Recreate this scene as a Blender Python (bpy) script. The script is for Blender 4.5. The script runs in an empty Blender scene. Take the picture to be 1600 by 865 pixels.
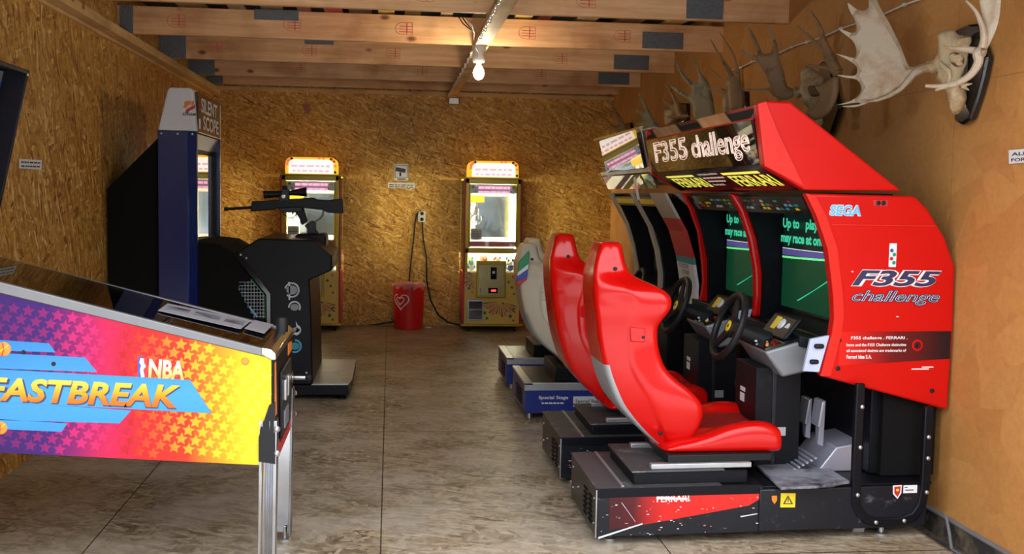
import bpy, bmesh, math, random
from mathutils import Vector, Matrix
from mathutils.geometry import delaunay_2d_cdt
PI = math.pi
scene = bpy.context.scene
COL = scene.collection
random.seed(7)

# ------------------------------------------------------------ camera
F, YAW, PIT, ROL, EYE = 1700.0, .112458839, .0749563, .01727788, Vector((0, 0, 1.5))
cy, sy, cp, sp, cr, sr = math.cos(YAW), math.sin(YAW), math.cos(PIT), math.sin(PIT), math.cos(ROL), math.sin(ROL)
FW = Vector((sy*cp, cy*cp, -sp)); R0 = Vector((cy, -sy, 0)); U0 = R0.cross(FW)
RR = cr*R0 + sr*U0; UU = -sr*R0 + cr*U0
cam = bpy.data.objects.new('camera', bpy.data.cameras.new('camera')); COL.objects.link(cam)
cam.matrix_world = Matrix(((RR.x, UU.x, -FW.x, 0), (RR.y, UU.y, -FW.y, 0), (RR.z, UU.z, -FW.z, 1.5), (0, 0, 0, 1)))
cam.data.sensor_width = 36; cam.data.lens = 36*F/1600; cam.data.clip_end = 200
cam.data.dof.use_dof = True; cam.data.dof.focus_distance = 7.0; cam.data.dof.aperture_fstop = 11
scene.camera = cam

# ------------------------------------------------------------ world, light, exposure
scene.view_settings.view_transform = 'Standard'; scene.view_settings.look = 'None'
scene.view_settings.exposure = 0.0; scene.view_settings.gamma = 1; scene.view_settings.use_curve_mapping = False
SKY, SKY_COL = 5.4, (0.86, 0.93, 1.0, 1)
w = bpy.data.worlds.new('overcast_sky'); scene.world = w; w.use_nodes = True
wn = w.node_tree; wn.nodes.clear()
wo = wn.nodes.new('ShaderNodeOutputWorld'); wb = wn.nodes.new('ShaderNodeBackground')
wtc = wn.nodes.new('ShaderNodeTexCoord'); wno = wn.nodes.new('ShaderNodeTexNoise'); wr = wn.nodes.new('ShaderNodeValToRGB')
wno.inputs['Scale'].default_value = 2.0
wr.color_ramp.elements[0].color = (.78, .87, 1, 1); wr.color_ramp.elements[1].color = (1, .98, .96, 1)
wn.links.new(wtc.outputs['Generated'], wno.inputs['Vector']); wn.links.new(wno.outputs['Fac'], wr.inputs['Fac'])
# sky dimmed near the horizon, added so less daylight reaches the back wall
wsx = wn.nodes.new('ShaderNodeSeparateXYZ'); wn.links.new(wtc.outputs['Generated'], wsx.inputs[0])
wel = wn.nodes.new('ShaderNodeValToRGB'); wel.color_ramp.elements[0].position = .10; wel.color_ramp.elements[0].color = (.13, .14, .13, 1)
wel.color_ramp.elements[1].position = .34; wel.color_ramp.elements[1].color = (1, 1, 1, 1); wn.links.new(wsx.outputs['Z'], wel.inputs['Fac'])
wmu = wn.nodes.new('ShaderNodeMix'); wmu.data_type = 'RGBA'; wmu.blend_type = 'MULTIPLY'; wmu.inputs['Factor'].default_value = 1
wn.links.new(wr.outputs['Color'], wmu.inputs['A']); wn.links.new(wel.outputs['Color'], wmu.inputs['B'])
wn.links.new(wmu.outputs['Result'], wb.inputs['Color']); wb.inputs['Strength'].default_value = SKY
wn.links.new(wb.outputs[0], wo.inputs[0])

# ------------------------------------------------------------ projection of measured photo points
def ray(x, y): return FW*F + RR*(x-800) - UU*(y-432.5)
def at(x, y, X=None, Y=None, Z=None, n=None, p=None):
    v = ray(x, y)
    if X is not None: t = (X-EYE.x)/v.x
    elif Y is not None: t = (Y-EYE.y)/v.y
    elif Z is not None: t = (Z-EYE.z)/v.z
    else: n = Vector(n); t = n.dot(Vector(p)-EYE)/n.dot(v)
    return EYE + v*t
def zoomed(pts, s, ox, oy): return [(ox+a*s, oy+b*s) for a, b in pts]
def pxz(pts, Y): return [(at(a, b, Y=Y).x, at(a, b, Y=Y).z) for a, b in pts]

# ------------------------------------------------------------ materials
def newmat(name):
    m = bpy.data.materials.new(name); m.use_nodes = True
    nt = m.node_tree; b = nt.nodes['Principled BSDF']
    return m, nt, b
def mat(name, c, rough=.5, metal=0, spec=.5, var=.12, vs=6, coat=0, emit=0, ecol=None, bump=0, dirt=None, dirt_amt=.5, dscale=5):
    m, nt, b = newmat(name)
    tc = nt.nodes.new('ShaderNodeTexCoord')
    no = nt.nodes.new('ShaderNodeTexNoise'); no.inputs['Scale'].default_value = vs; no.inputs['Detail'].default_value = 5
    nt.links.new(tc.outputs['Object'], no.inputs['Vector'])
    mx = nt.nodes.new('ShaderNodeMix'); mx.data_type = 'RGBA'
    mx.inputs['A'].default_value = (*[v*(1-var) for v in c], 1); mx.inputs['B'].default_value = (*[min(1, v*(1+var)) for v in c], 1)
    nt.links.new(no.outputs['Fac'], mx.inputs['Factor']); out = mx.outputs['Result']
    if dirt:
        n2 = nt.nodes.new('ShaderNodeTexNoise'); n2.inputs['Scale'].default_value = dscale; n2.inputs['Detail'].default_value = 8; n2.inputs['Roughness'].default_value = .7
        nt.links.new(tc.outputs['Object'], n2.inputs['Vector'])
        rp = nt.nodes.new('ShaderNodeValToRGB'); rp.color_ramp.elements[0].position = .62-dirt_amt*.25; rp.color_ramp.elements[1].position = .78-dirt_amt*.2
        nt.links.new(n2.outputs['Fac'], rp.inputs['Fac'])
        m3 = nt.nodes.new('ShaderNodeMix'); m3.data_type = 'RGBA'; m3.inputs['B'].default_value = (*dirt, 1)
        nt.links.new(out, m3.inputs['A']); nt.links.new(rp.outputs['Color'], m3.inputs['Factor']); out = m3.outputs['Result']
    nt.links.new(out, b.inputs['Base Color'])
    b.inputs['Roughness'].default_value = rough; b.inputs['Metallic'].default_value = metal
    b.inputs['Specular IOR Level'].default_value = spec; b.inputs['Coat Weight'].default_value = coat; b.inputs['Coat Roughness'].default_value = .06
    if emit:
        b.inputs['Emission Strength'].default_value = emit; b.inputs['Emission Color'].default_value = (*(ecol or c), 1)
    if bump:
        bp = nt.nodes.new('ShaderNodeBump'); bp.inputs['Strength'].default_value = bump; bp.inputs['Distance'].default_value = .004
        n4 = nt.nodes.new('ShaderNodeTexNoise'); n4.inputs['Scale'].default_value = 60
        nt.links.new(tc.outputs['Object'], n4.inputs['Vector'])
        nt.links.new(n4.outputs['Fac'], bp.inputs['Height']); nt.links.new(bp.outputs[0], b.inputs['Normal'])
    return m

def osb(name, axes, pal, length=.11, width=.017, seams=(), rough=.55, wear=None, edge=.5, spec=.5, seamk=.25):
    """oriented strand board: stretched voronoi flakes lying at several angles"""
    m, nt, b = newmat(name); N = nt.nodes; L = nt.links
    tc = N.new('ShaderNodeTexCoord'); s = N.new('ShaderNodeSeparateXYZ'); L.new(tc.outputs['Object'], s.inputs[0])
    cb = N.new('ShaderNodeCombineXYZ'); L.new(s.outputs[axes[0]], cb.inputs[0]); L.new(s.outputs[axes[1]], cb.inputs[1])
    wn_ = N.new('ShaderNodeTexNoise'); wn_.inputs['Scale'].default_value = 5; L.new(cb.outputs[0], wn_.inputs['Vector'])
    wa = N.new('ShaderNodeVectorMath'); wa.operation = 'MULTIPLY_ADD'; wa.inputs[1].default_value = (.012, .012, 0)
    L.new(wn_.outputs['Color'], wa.inputs[0]); L.new(cb.outputs[0], wa.inputs[2])
    cur = None; hcur = None
    for i, (ang, ln, wd) in enumerate(((12, 1, 1), (-28, .9, 1.5), (55, .8, 1.2), (95, .8, 1.3), (-65, 1.1, .9), (24, .7, .9), (122, .9, 1.2), (76, .8, .8), (-12, 1, .8), (150, .8, .7))):
        mp = N.new('ShaderNodeMapping'); mp.vector_type = 'TEXTURE'
        mp.inputs['Rotation'].default_value = (0, 0, math.radians(ang)); mp.inputs['Location'].default_value = (i*3.7, i*1.9, 0)
        mp.inputs['Scale'].default_value = (length*ln, width*wd, 1); L.new(wa.outputs[0], mp.inputs['Vector'])
        vo = N.new('ShaderNodeTexVoronoi'); vo.voronoi_dimensions = '2D'; vo.inputs['Scale'].default_value = 1; L.new(mp.outputs[0], vo.inputs['Vector'])
        sc = N.new('ShaderNodeSeparateColor'); L.new(vo.outputs['Color'], sc.inputs[0])
        rp = N.new('ShaderNodeValToRGB'); e = rp.color_ramp.elements; e[0].color = (*pal[0], 1); e[1].color = (*pal[-1], 1)
        for k in range(1, len(pal)-1):
            q = e.new(k/(len(pal)-1)); q.color = (*pal[k], 1)
        L.new(sc.outputs[0], rp.inputs['Fac'])
        if cur is None: cur = rp.outputs['Color']; hcur = sc.outputs[2]
        else:
            g = N.new('ShaderNodeMath'); g.operation = 'GREATER_THAN'; g.inputs[1].default_value = .74; L.new(sc.outputs[1], g.inputs[0])
            mx = N.new('ShaderNodeMix'); mx.data_type = 'RGBA'; L.new(g.outputs[0], mx.inputs['Factor']); L.new(cur, mx.inputs['A']); L.new(rp.outputs['Color'], mx.inputs['B']); cur = mx.outputs['Result']
            mh = N.new('ShaderNodeMix'); L.new(g.outputs[0], mh.inputs['Factor']); L.new(hcur, mh.inputs['A']); L.new(sc.outputs[2], mh.inputs['B']); hcur = mh.outputs['Result']
    # dark gaps and grain
    ng = N.new('ShaderNodeTexNoise'); ng.inputs['Scale'].default_value = 26; ng.inputs['Detail'].default_value = 6; ng.inputs['Roughness'].default_value = .75; L.new(cb.outputs[0], ng.inputs['Vector'])
    rg = N.new('ShaderNodeValToRGB'); rg.color_ramp.elements[0].position = .3; rg.color_ramp.elements[0].color = (edge, edge, edge, 1); rg.color_ramp.elements[1].position = .6; rg.color_ramp.elements[1].color = (1.08, 1.08, 1.08, 1)
    L.new(ng.outputs['Fac'], rg.inputs['Fac'])
    mu = N.new('ShaderNodeMix'); mu.data_type = 'RGBA'; mu.blend_type = 'MULTIPLY'; mu.inputs['Factor'].default_value = 1; L.new(cur, mu.inputs['A']); L.new(rg.outputs['Color'], mu.inputs['B']); cur = mu.outputs['Result']
    if wear:
        col, sc_, lo, hi = wear
        nw = N.new('ShaderNodeTexNoise'); nw.inputs['Scale'].default_value = sc_; nw.inputs['Detail'].default_value = 8; nw.inputs['Roughness'].default_value = .65; L.new(cb.outputs[0], nw.inputs['Vector'])
        rw = N.new('ShaderNodeValToRGB'); rw.color_ramp.elements[0].position = lo; rw.color_ramp.elements[1].position = hi; L.new(nw.outputs['Fac'], rw.inputs['Fac'])
        mw = N.new('ShaderNodeMix'); mw.data_type = 'RGBA'; L.new(rw.outputs['Color'], mw.inputs['Factor']); L.new(cur, mw.inputs['A']); mw.inputs['B'].default_value = (*col, 1); cur = mw.outputs['Result']
    for ax, off, per, wd in seams:
        a1 = N.new('ShaderNodeMath'); a1.operation = 'SUBTRACT'; a1.inputs[1].default_value = off-50*per; L.new(s.outputs[ax], a1.inputs[0])
        a2 = N.new('ShaderNodeMath'); a2.operation = 'MODULO'; a2.inputs[1].default_value = per; L.new(a1.outputs[0], a2.inputs[0])
        a3 = N.new('ShaderNodeMath'); a3.operation = 'LESS_THAN'; a3.inputs[1].default_value = wd; L.new(a2.outputs[0], a3.inputs[0])
        ms = N.new('ShaderNodeMix'); ms.data_type = 'RGBA'; L.new(a3.outputs[0], ms.inputs['Factor']); L.new(cur, ms.inputs['A']); ms.inputs['B'].default_value = (*[v*seamk for v in pal[0]], 1); cur = ms.outputs['Result']
    L.new(cur, b.inputs['Base Color'])
    rr = N.new('ShaderNodeMapRange'); rr.inputs['To Min'].default_value = rough-.12; rr.inputs['To Max'].default_value = rough+.15; L.new(hcur, rr.inputs['Value']); L.new(rr.outputs[0], b.inputs['Roughness'])
    bp = N.new('ShaderNodeBump'); bp.inputs['Strength'].default_value = .35; bp.inputs['Distance'].default_value = .003; L.new(hcur, bp.inputs['Height']); L.new(bp.outputs[0], b.inputs['Normal'])
    b.inputs['Specular IOR Level'].default_value = spec
    return m

def wood(name, c1, c2, axis=0, knots=True):
    m, nt, b = newmat(name); N = nt.nodes; L = nt.links
    tc = N.new('ShaderNodeTexCoord'); mp = N.new('ShaderNodeMapping'); sc = [14, 14, 14]; sc[axis] = 1.0
    mp.inputs['Scale'].default_value = sc; L.new(tc.outputs['Object'], mp.inputs['Vector'])
    no = N.new('ShaderNodeTexNoise'); no.inputs['Scale'].default_value = 1.6; no.inputs['Detail'].default_value = 7; no.inputs['Roughness'].default_value = .65; L.new(mp.outputs[0], no.inputs['Vector'])
    rp = N.new('ShaderNodeValToRGB'); rp.color_ramp.elements[0].position = .3; rp.color_ramp.elements[1].position = .7
    rp.color_ramp.elements[0].color = (*c1, 1); rp.color_ramp.elements[1].color = (*c2, 1); L.new(no.outputs['Fac'], rp.inputs['Fac']); cur = rp.outputs['Color']
    if knots:
        m2 = N.new('ShaderNodeMapping'); s2 = [9, 9, 9]; s2[axis] = 5; m2.inputs['Scale'].default_value = s2; L.new(tc.outputs['Object'], m2.inputs['Vector'])
        vo = N.new('ShaderNodeTexVoronoi'); vo.inputs['Scale'].default_value = .55; L.new(m2.outputs[0], vo.inputs['Vector'])
        rk = N.new('ShaderNodeValToRGB'); rk.color_ramp.elements[0].position = .05; rk.color_ramp.elements[0].color = (.22, .1, .04, 1); rk.color_ramp.elements[1].position = .13; rk.color_ramp.elements[1].color = (1, 1, 1, 1)
        L.new(vo.outputs['Distance'], rk.inputs['Fac'])
        mu = N.new('ShaderNodeMix'); mu.data_type = 'RGBA'; mu.blend_type = 'MULTIPLY'; mu.inputs['Factor'].default_value = .9; L.new(cur, mu.inputs['A']); L.new(rk.outputs['Color'], mu.inputs['B']); cur = mu.outputs['Result']
        n3 = N.new('ShaderNodeTexNoise'); n3.inputs['Scale'].default_value = 2.3; n3.inputs['Detail'].default_value = 4; L.new(tc.outputs['Object'], n3.inputs['Vector'])
        r3 = N.new('ShaderNodeValToRGB'); r3.color_ramp.elements[0].position = .3; r3.color_ramp.elements[0].color = (.62, .5, .4, 1); r3.color_ramp.elements[1].position = .5; r3.color_ramp.elements[1].color = (1, 1, 1, 1); L.new(n3.outputs['Fac'], r3.inputs['Fac'])
        m4 = N.new('ShaderNodeMix'); m4.data_type = 'RGBA'; m4.blend_type = 'MULTIPLY'; m4.inputs['Factor'].default_value = .8; L.new(cur, m4.inputs['A']); L.new(r3.outputs['Color'], m4.inputs['B']); cur = m4.outputs['Result']
    L.new(cur, b.inputs['Base Color']); b.inputs['Roughness'].default_value = .65
    return m

def glass(name, tint=(1, 1, 1), gloss=.1, rough=.02):
    m = bpy.data.materials.new(name); m.use_nodes = True; nt = m.node_tree; nt.nodes.clear()
    o = nt.nodes.new('ShaderNodeOutputMaterial'); t = nt.nodes.new('ShaderNodeBsdfTransparent'); t.inputs[0].default_value = (*tint, 1)
    g = nt.nodes.new('ShaderNodeBsdfGlossy'); g.inputs['Roughness'].default_value = rough
    fr = nt.nodes.new('ShaderNodeFresnel'); fr.inputs[0].default_value = 1.5
    ad = nt.nodes.new('ShaderNodeMath'); ad.operation = 'ADD'; ad.inputs[1].default_value = gloss; ad.use_clamp = True; nt.links.new(fr.outputs[0], ad.inputs[0])
    mx = nt.nodes.new('ShaderNodeMixShader'); nt.links.new(ad.outputs[0], mx.inputs[0]); nt.links.new(t.outputs[0], mx.inputs[1]); nt.links.new(g.outputs[0], mx.inputs[2]); nt.links.new(mx.outputs[0], o.inputs[0])
    return m
def gradient(name, axis, lo, hi, stops, rough=.3, coat=.4):
    m, nt, b = newmat(name); N = nt.nodes; L = nt.links
    tc = N.new('ShaderNodeTexCoord'); s = N.new('ShaderNodeSeparateXYZ'); L.new(tc.outputs['Object'], s.inputs[0])
    no = N.new('ShaderNodeTexNoise'); no.inputs['Scale'].default_value = 4; L.new(tc.outputs['Object'], no.inputs['Vector'])
    mr = N.new('ShaderNodeMapRange'); mr.inputs['From Min'].default_value = lo; mr.inputs['From Max'].default_value = hi; L.new(s.outputs[axis], mr.inputs['Value'])
    ma = N.new('ShaderNodeMath'); ma.operation = 'MULTIPLY_ADD'; ma.inputs[1].default_value = .12; L.new(no.outputs['Fac'], ma.inputs[0]); L.new(mr.outputs[0], ma.inputs[2])
    rp = N.new('ShaderNodeValToRGB'); e = rp.color_ramp.elements; e[0].position, e[0].color = stops[0][0], (*stops[0][1], 1); e[1].position, e[1].color = stops[-1][0], (*stops[-1][1], 1)
    for p, c in stops[1:-1]:
        q = e.new(p); q.color = (*c, 1)
    L.new(ma.outputs[0], rp.inputs['Fac']); L.new(rp.outputs['Color'], b.inputs['Base Color']); b.inputs['Roughness'].default_value = rough; b.inputs['Coat Weight'].default_value = coat; b.inputs['Specular IOR Level'].default_value = .22
    return m

M = {}
M['osb_back'] = osb('osb_back', 'XZ', [(.26, .10, .014), (.48, .235, .036), (.54, .28, .046), (.60, .33, .06), (.64, .36, .07), (.70, .41, .095), (.86, .60, .24)], .12, .015, edge=.5)
M['osb_left'] = osb('osb_left', 'ZY', [(.28, .10, .015), (.48, .215, .034), (.55, .26, .04), (.60, .30, .05), (.64, .33, .06), (.70, .38, .085), (.88, .60, .24)], .12, .026, edge=.5)
M['osb_floor'] = osb('osb_floor', 'XY', [(.17, .125, .075), (.30, .235, .15), (.40, .32, .21), (.52, .43, .30)], .12, .028,
    seams=(('X', -.03, 1.22, .006), ('Y', 9.25, 2.44, .01)), rough=.40, wear=((.55, .48, .39), 1.9, .42, .72), edge=.42)
M['fiberboard'] = osb('fiberboard', 'YZ', [(.48, .21, .054), (.51, .23, .060), (.54, .25, .067)], .3, .2, seams=(('Y', 4.72, 1.2, .004), ('Z', 2.03, 3, .004)), rough=.7, edge=.88, seamk=.72)
M['joist'] = wood('joist_pine', (.70, .34, .14), (.93, .58, .31))
M['batten'] = wood('batten_pine', (.62, .37, .14), (.80, .54, .25), 1)
M['batten_x'] = wood('batten_pine_cross', (.60, .36, .15), (.78, .52, .24), 0)
M['plank_old'] = wood('old_plank', (.25, .16, .08), (.45, .33, .2), 1, False)
M['plank_yellow'] = mat('yellow_plank', (.6, .42, .12), .6)
M['plank_red'] = mat('red_plank', (.6, .05, .03), .5)
M['roofdark'] = mat('roof_underlay', (.03, .028, .026), .9)
M['sill'] = mat('weathered_sill', (.03, .026, .024), .85, dirt=(.16, .12, .07), dscale=9)
M['ground'] = mat('bounce_gravel_ground', (.56, .55, .52), .95, var=.25, vs=30, bump=.5)  # kept pale so its bounced daylight brightens the ceiling
M['nailplate'] = mat('galvanised_plate', (.16, .17, .19), .5, .55, vs=80, var=.4)
M['stamp'] = mat('red_ink', (.62, .09, .06), .8)
M['rail'] = mat('dull_grey_rail', (.20, .20, .21), .42, .7, vs=9)
M['steel'] = mat('brushed_steel', (.55, .55, .56), .32, .9, vs=20)
M['chrome'] = mat('chrome', (.60, .61, .64), .18, 1.0, var=.04)
M['legchrome'] = mat('leg_chrome', (.42, .43, .46), .14, 1.0, var=.2, vs=12)
M['worn_steel'] = mat('worn_steel_plate', (.5, .51, .53), .38, .7, vs=9, var=.25)
M['red'] = mat('glossy_red_plastic', (.55, .003, .002), .22, coat=.30, var=.05, spec=.25)
M['red_dark'] = mat('red_upholstery_insert', (.24, .012, .008), .85, bump=.6, var=.2, vs=40, spec=.1)
M['red_panel'] = mat('red_side_panel', (.56, .004, .0025), .36, coat=.10, var=.05, vs=3, spec=.25)
M['red_flange'] = mat('light_red_flange', (.66, .018, .012), .35, coat=.15, spec=.3)
M['black'] = mat('black_laminate', (.005, .0055, .008), .4, spec=.18, dirt=(.02, .02, .024), dirt_amt=.1)
M['black_gloss'] = mat('black_gloss', (.008, .008, .009), .12, coat=.5)
M['black_soft'] = mat('black_rubber', (.008, .008, .009), .5, spec=.3)
M['black_worn'] = mat('black_worn_metal', (.009, .010, .014), .33, spec=.35, dirt=(.10, .10, .12), dirt_amt=.12, dscale=16)
M['black_matte'] = mat('black_matte_board', (.005, .005, .005), .85, spec=.15)
M['greyplate'] = mat('worn_grey_plate', (.27, .28, .33), .5, dirt=(.015, .015, .02), dirt_amt=.75, dscale=5.0)
M['greydust'] = mat('dusty_dark_plate', (.06, .058, .06), .5, dirt=(.30, .29, .27), dirt_amt=.25, dscale=9)
M['grey'] = mat('grey_painted_metal', (.21, .22, .24), .42, .3)
M['lavender'] = mat('pale_grey_bracket', (.42, .46, .62), .45)
M['white'] = mat('white_paint', (.78, .78, .78), .45, var=.04)
M['offwhite'] = mat('off_white_panel', (.66, .68, .72), .35, var=.05)
M['whiteglow'] = mat('backlit_white_lettering', (.95, .75, .65), .5, emit=.45, ecol=(1, .72, .6))
M['yellowglow'] = mat('backlit_yellow_lettering', (.95, .85, .1), .5, emit=.75, ecol=(1, .88, .12))
M['darkblue'] = mat('navy_blue_laminate', (.003, .013, .11), .28, coat=.3, dirt=(.01, .025, .16), dirt_amt=.2)
M['navy'] = mat('navy_ink', (.03, .03, .09), .4)
M['skyblue'] = mat('sky_blue_ink', (.13, .45, .80), .4)
M['blueband'] = gradient('blue_airbrush_band', 'Z', .5, 1.1, [(0, (.018, .17, .45)), (.5, (.05, .26, .55)), (1, (.015, .13, .40))], .4, .1)
M['mirrorblack'] = mat('black_mirror_acrylic', (.075, .075, .075), .02, metal=.9, var=0)
M['card'] = mat('instruction_card_paper', (.33, .32, .35), .5)
M['marquee'] = mat('smoked_mirror_marquee', (.26, .26, .25), .015, metal=.8, var=.05)
M['screenoff'] = mat('reflective_dark_screen', (.6, .61, .6), .01, metal=.9, var=.03)
M['cream'] = mat('cream_grey_plastic', (.42, .39, .33), .4, coat=.2)
M['seatcream'] = mat('cream_seat_shell', (.58, .52, .40), .32, coat=.4)
M['seatgrey'] = mat('silver_seat_shell', (.42, .44, .47), .35, .4)
M['green'] = mat('green_ink', (.02, .28, .10), .5)
M['teal'] = mat('teal_ink', (.03, .25, .28), .5)
M['blue'] = mat('blue_ink', (.03, .07, .40), .4)
M['bluebase'] = mat('blue_painted_base', (.012, .03, .22), .35, coat=.2, dirt=(.05, .08, .3), dirt_amt=.2)
M['pale_base'] = mat('pale_ink', (.62, .66, .72), .5)
M['dkred'] = mat('crimson_ink', (.50, .02, .03), .4)
M['yellow'] = mat('yellow_ink', (.85, .62, .02), .45)
M['gold'] = mat('gold_painted_frame', (.50, .36, .035), .32, .45, coat=.3)
M['yellowart'] = mat('yellow_art_panel', (.82, .60, .13), .3, coat=.5, dirt=(.55, .2, .2), dirt_amt=.1, dscale=12)
M['goldpale'] = mat('pale_gold_door', (.62, .55, .28), .25, .5)
M['pinkart'] = mat('pink_shell_art', (.66, .20, .20), .4)
M['brownart'] = mat('brown_shell_art', (.30, .10, .06), .4)
M['pinkglow'] = mat('lit_pink_lettering', (.9, .3, .5), .5, emit=1.6, ecol=(1, .35, .55))
M['paper'] = mat('white_paper', (.75, .77, .80), .7, var=.03)
M['ink'] = mat('black_ink', (.02, .02, .025), .6)
M['bone'] = mat('dry_bone', (.46, .35, .21), .6, dirt=(.26, .14, .05), dirt_amt=.6, dscale=11, bump=.3)
M['antler_pale'] = mat('pale_antler', (.40, .31, .22), .5, dirt=(.28, .15, .06), dirt_amt=.5, dscale=6, bump=.3)
M['antler_brown'] = mat('brown_antler', (.26, .15, .07), .5, dirt=(.10, .05, .02), dirt_amt=.4, dscale=10, bump=.3)
M['antler_grey'] = mat('mossy_grey_antler', (.26, .23, .15), .6, dirt=(.12, .10, .05), dirt_amt=.5, dscale=14, bump=.3)
M['socket_shade'] = mat('painted_socket_shade', (.13, .07, .03), .6, bump=.3)  # dark brown stands in for the shade inside the eye sockets
M['plug'] = mat('white_plastic', (.7, .7, .68), .35, var=.03)
M['redbin'] = mat('red_bin_plastic', (.68, .015, .012), .38, var=.06)
M['bag'] = mat('pinkish_bin_liner', (.62, .20, .18), .3, coat=.3)
M['orange'] = mat('orange_ink', (.85, .22, .02), .4)
M['peg'] = mat('lavender_metal_pedal', (.40, .41, .50), .4, .5)
M['fibre'] = mat('tan_frame', (.3, .2, .1), .5)
M['pinglass'] = glass('pinball_playfield_glass', (.6, .6, .6), .10)
M['clawglass'] = glass('clear_cabinet_glass', (.97, .97, .97), .0)
def emis(name, c, s):
    m, nt, b = newmat(name); b.inputs['Base Color'].default_value = (*c, 1)
    tc = nt.nodes.new('ShaderNodeTexCoord'); no = nt.nodes.new('ShaderNodeTexNoise'); no.inputs['Scale'].default_value = 8; nt.links.new(tc.outputs['Object'], no.inputs['Vector'])
    mx = nt.nodes.new('ShaderNodeMix'); mx.data_type = 'RGBA'; mx.inputs['A'].default_value = (*[v*.85 for v in c], 1); mx.inputs['B'].default_value = (*c, 1); nt.links.new(no.outputs['Fac'], mx.inputs['Factor'])
    nt.links.new(mx.outputs['Result'], b.inputs['Emission Color']); b.inputs['Emission Strength'].default_value = s
    return m
M['tube_light'] = emis('fluorescent_tube', (1, .93, .62), 95)
M['topper_light'] = emis('lit_topper_panel', (1, .95, .80), 1.3)
M['topper_edge'] = emis('lit_topper_rim', (1, .52, .04), 1.0)
M['topper_red'] = emis('lit_topper_red', (1, .18, .08), 1.2)
M['topper_pink'] = emis('lit_topper_pink_lettering', (1, .55, .62), 1.0)
M['bulb'] = emis('glowing_bulb', (1, .84, .58), 300)
M['led'] = emis('red_led', (1, .05, .02), 3)
M['crt'] = emis('green_game_screen', (.003, .055, .022), .6)
M['crt_dark'] = emis('dark_sky_game_screen', (.003, .012, .010), .6)
M['crt_text'] = emis('green_screen_lettering', (.04, .50, .28), 1.0)
M['crt_purple'] = emis('purple_screen_band', (.07, .06, .22), 1.0)
M['crt_lime'] = emis('lime_screen_line', (.15, .75, .25), 1.0)
M['crt_white'] = emis('white_screen_lettering', (.6, .62, .7), 1.0)
M['back_lit'] = mat('white_cabinet_liner', (.80, .82, .84), .25, coat=.3)
M['mirror'] = mat('cabinet_mirror_back', (.30, .36, .43), .10, metal=.9, var=.35, vs=9)

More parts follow.
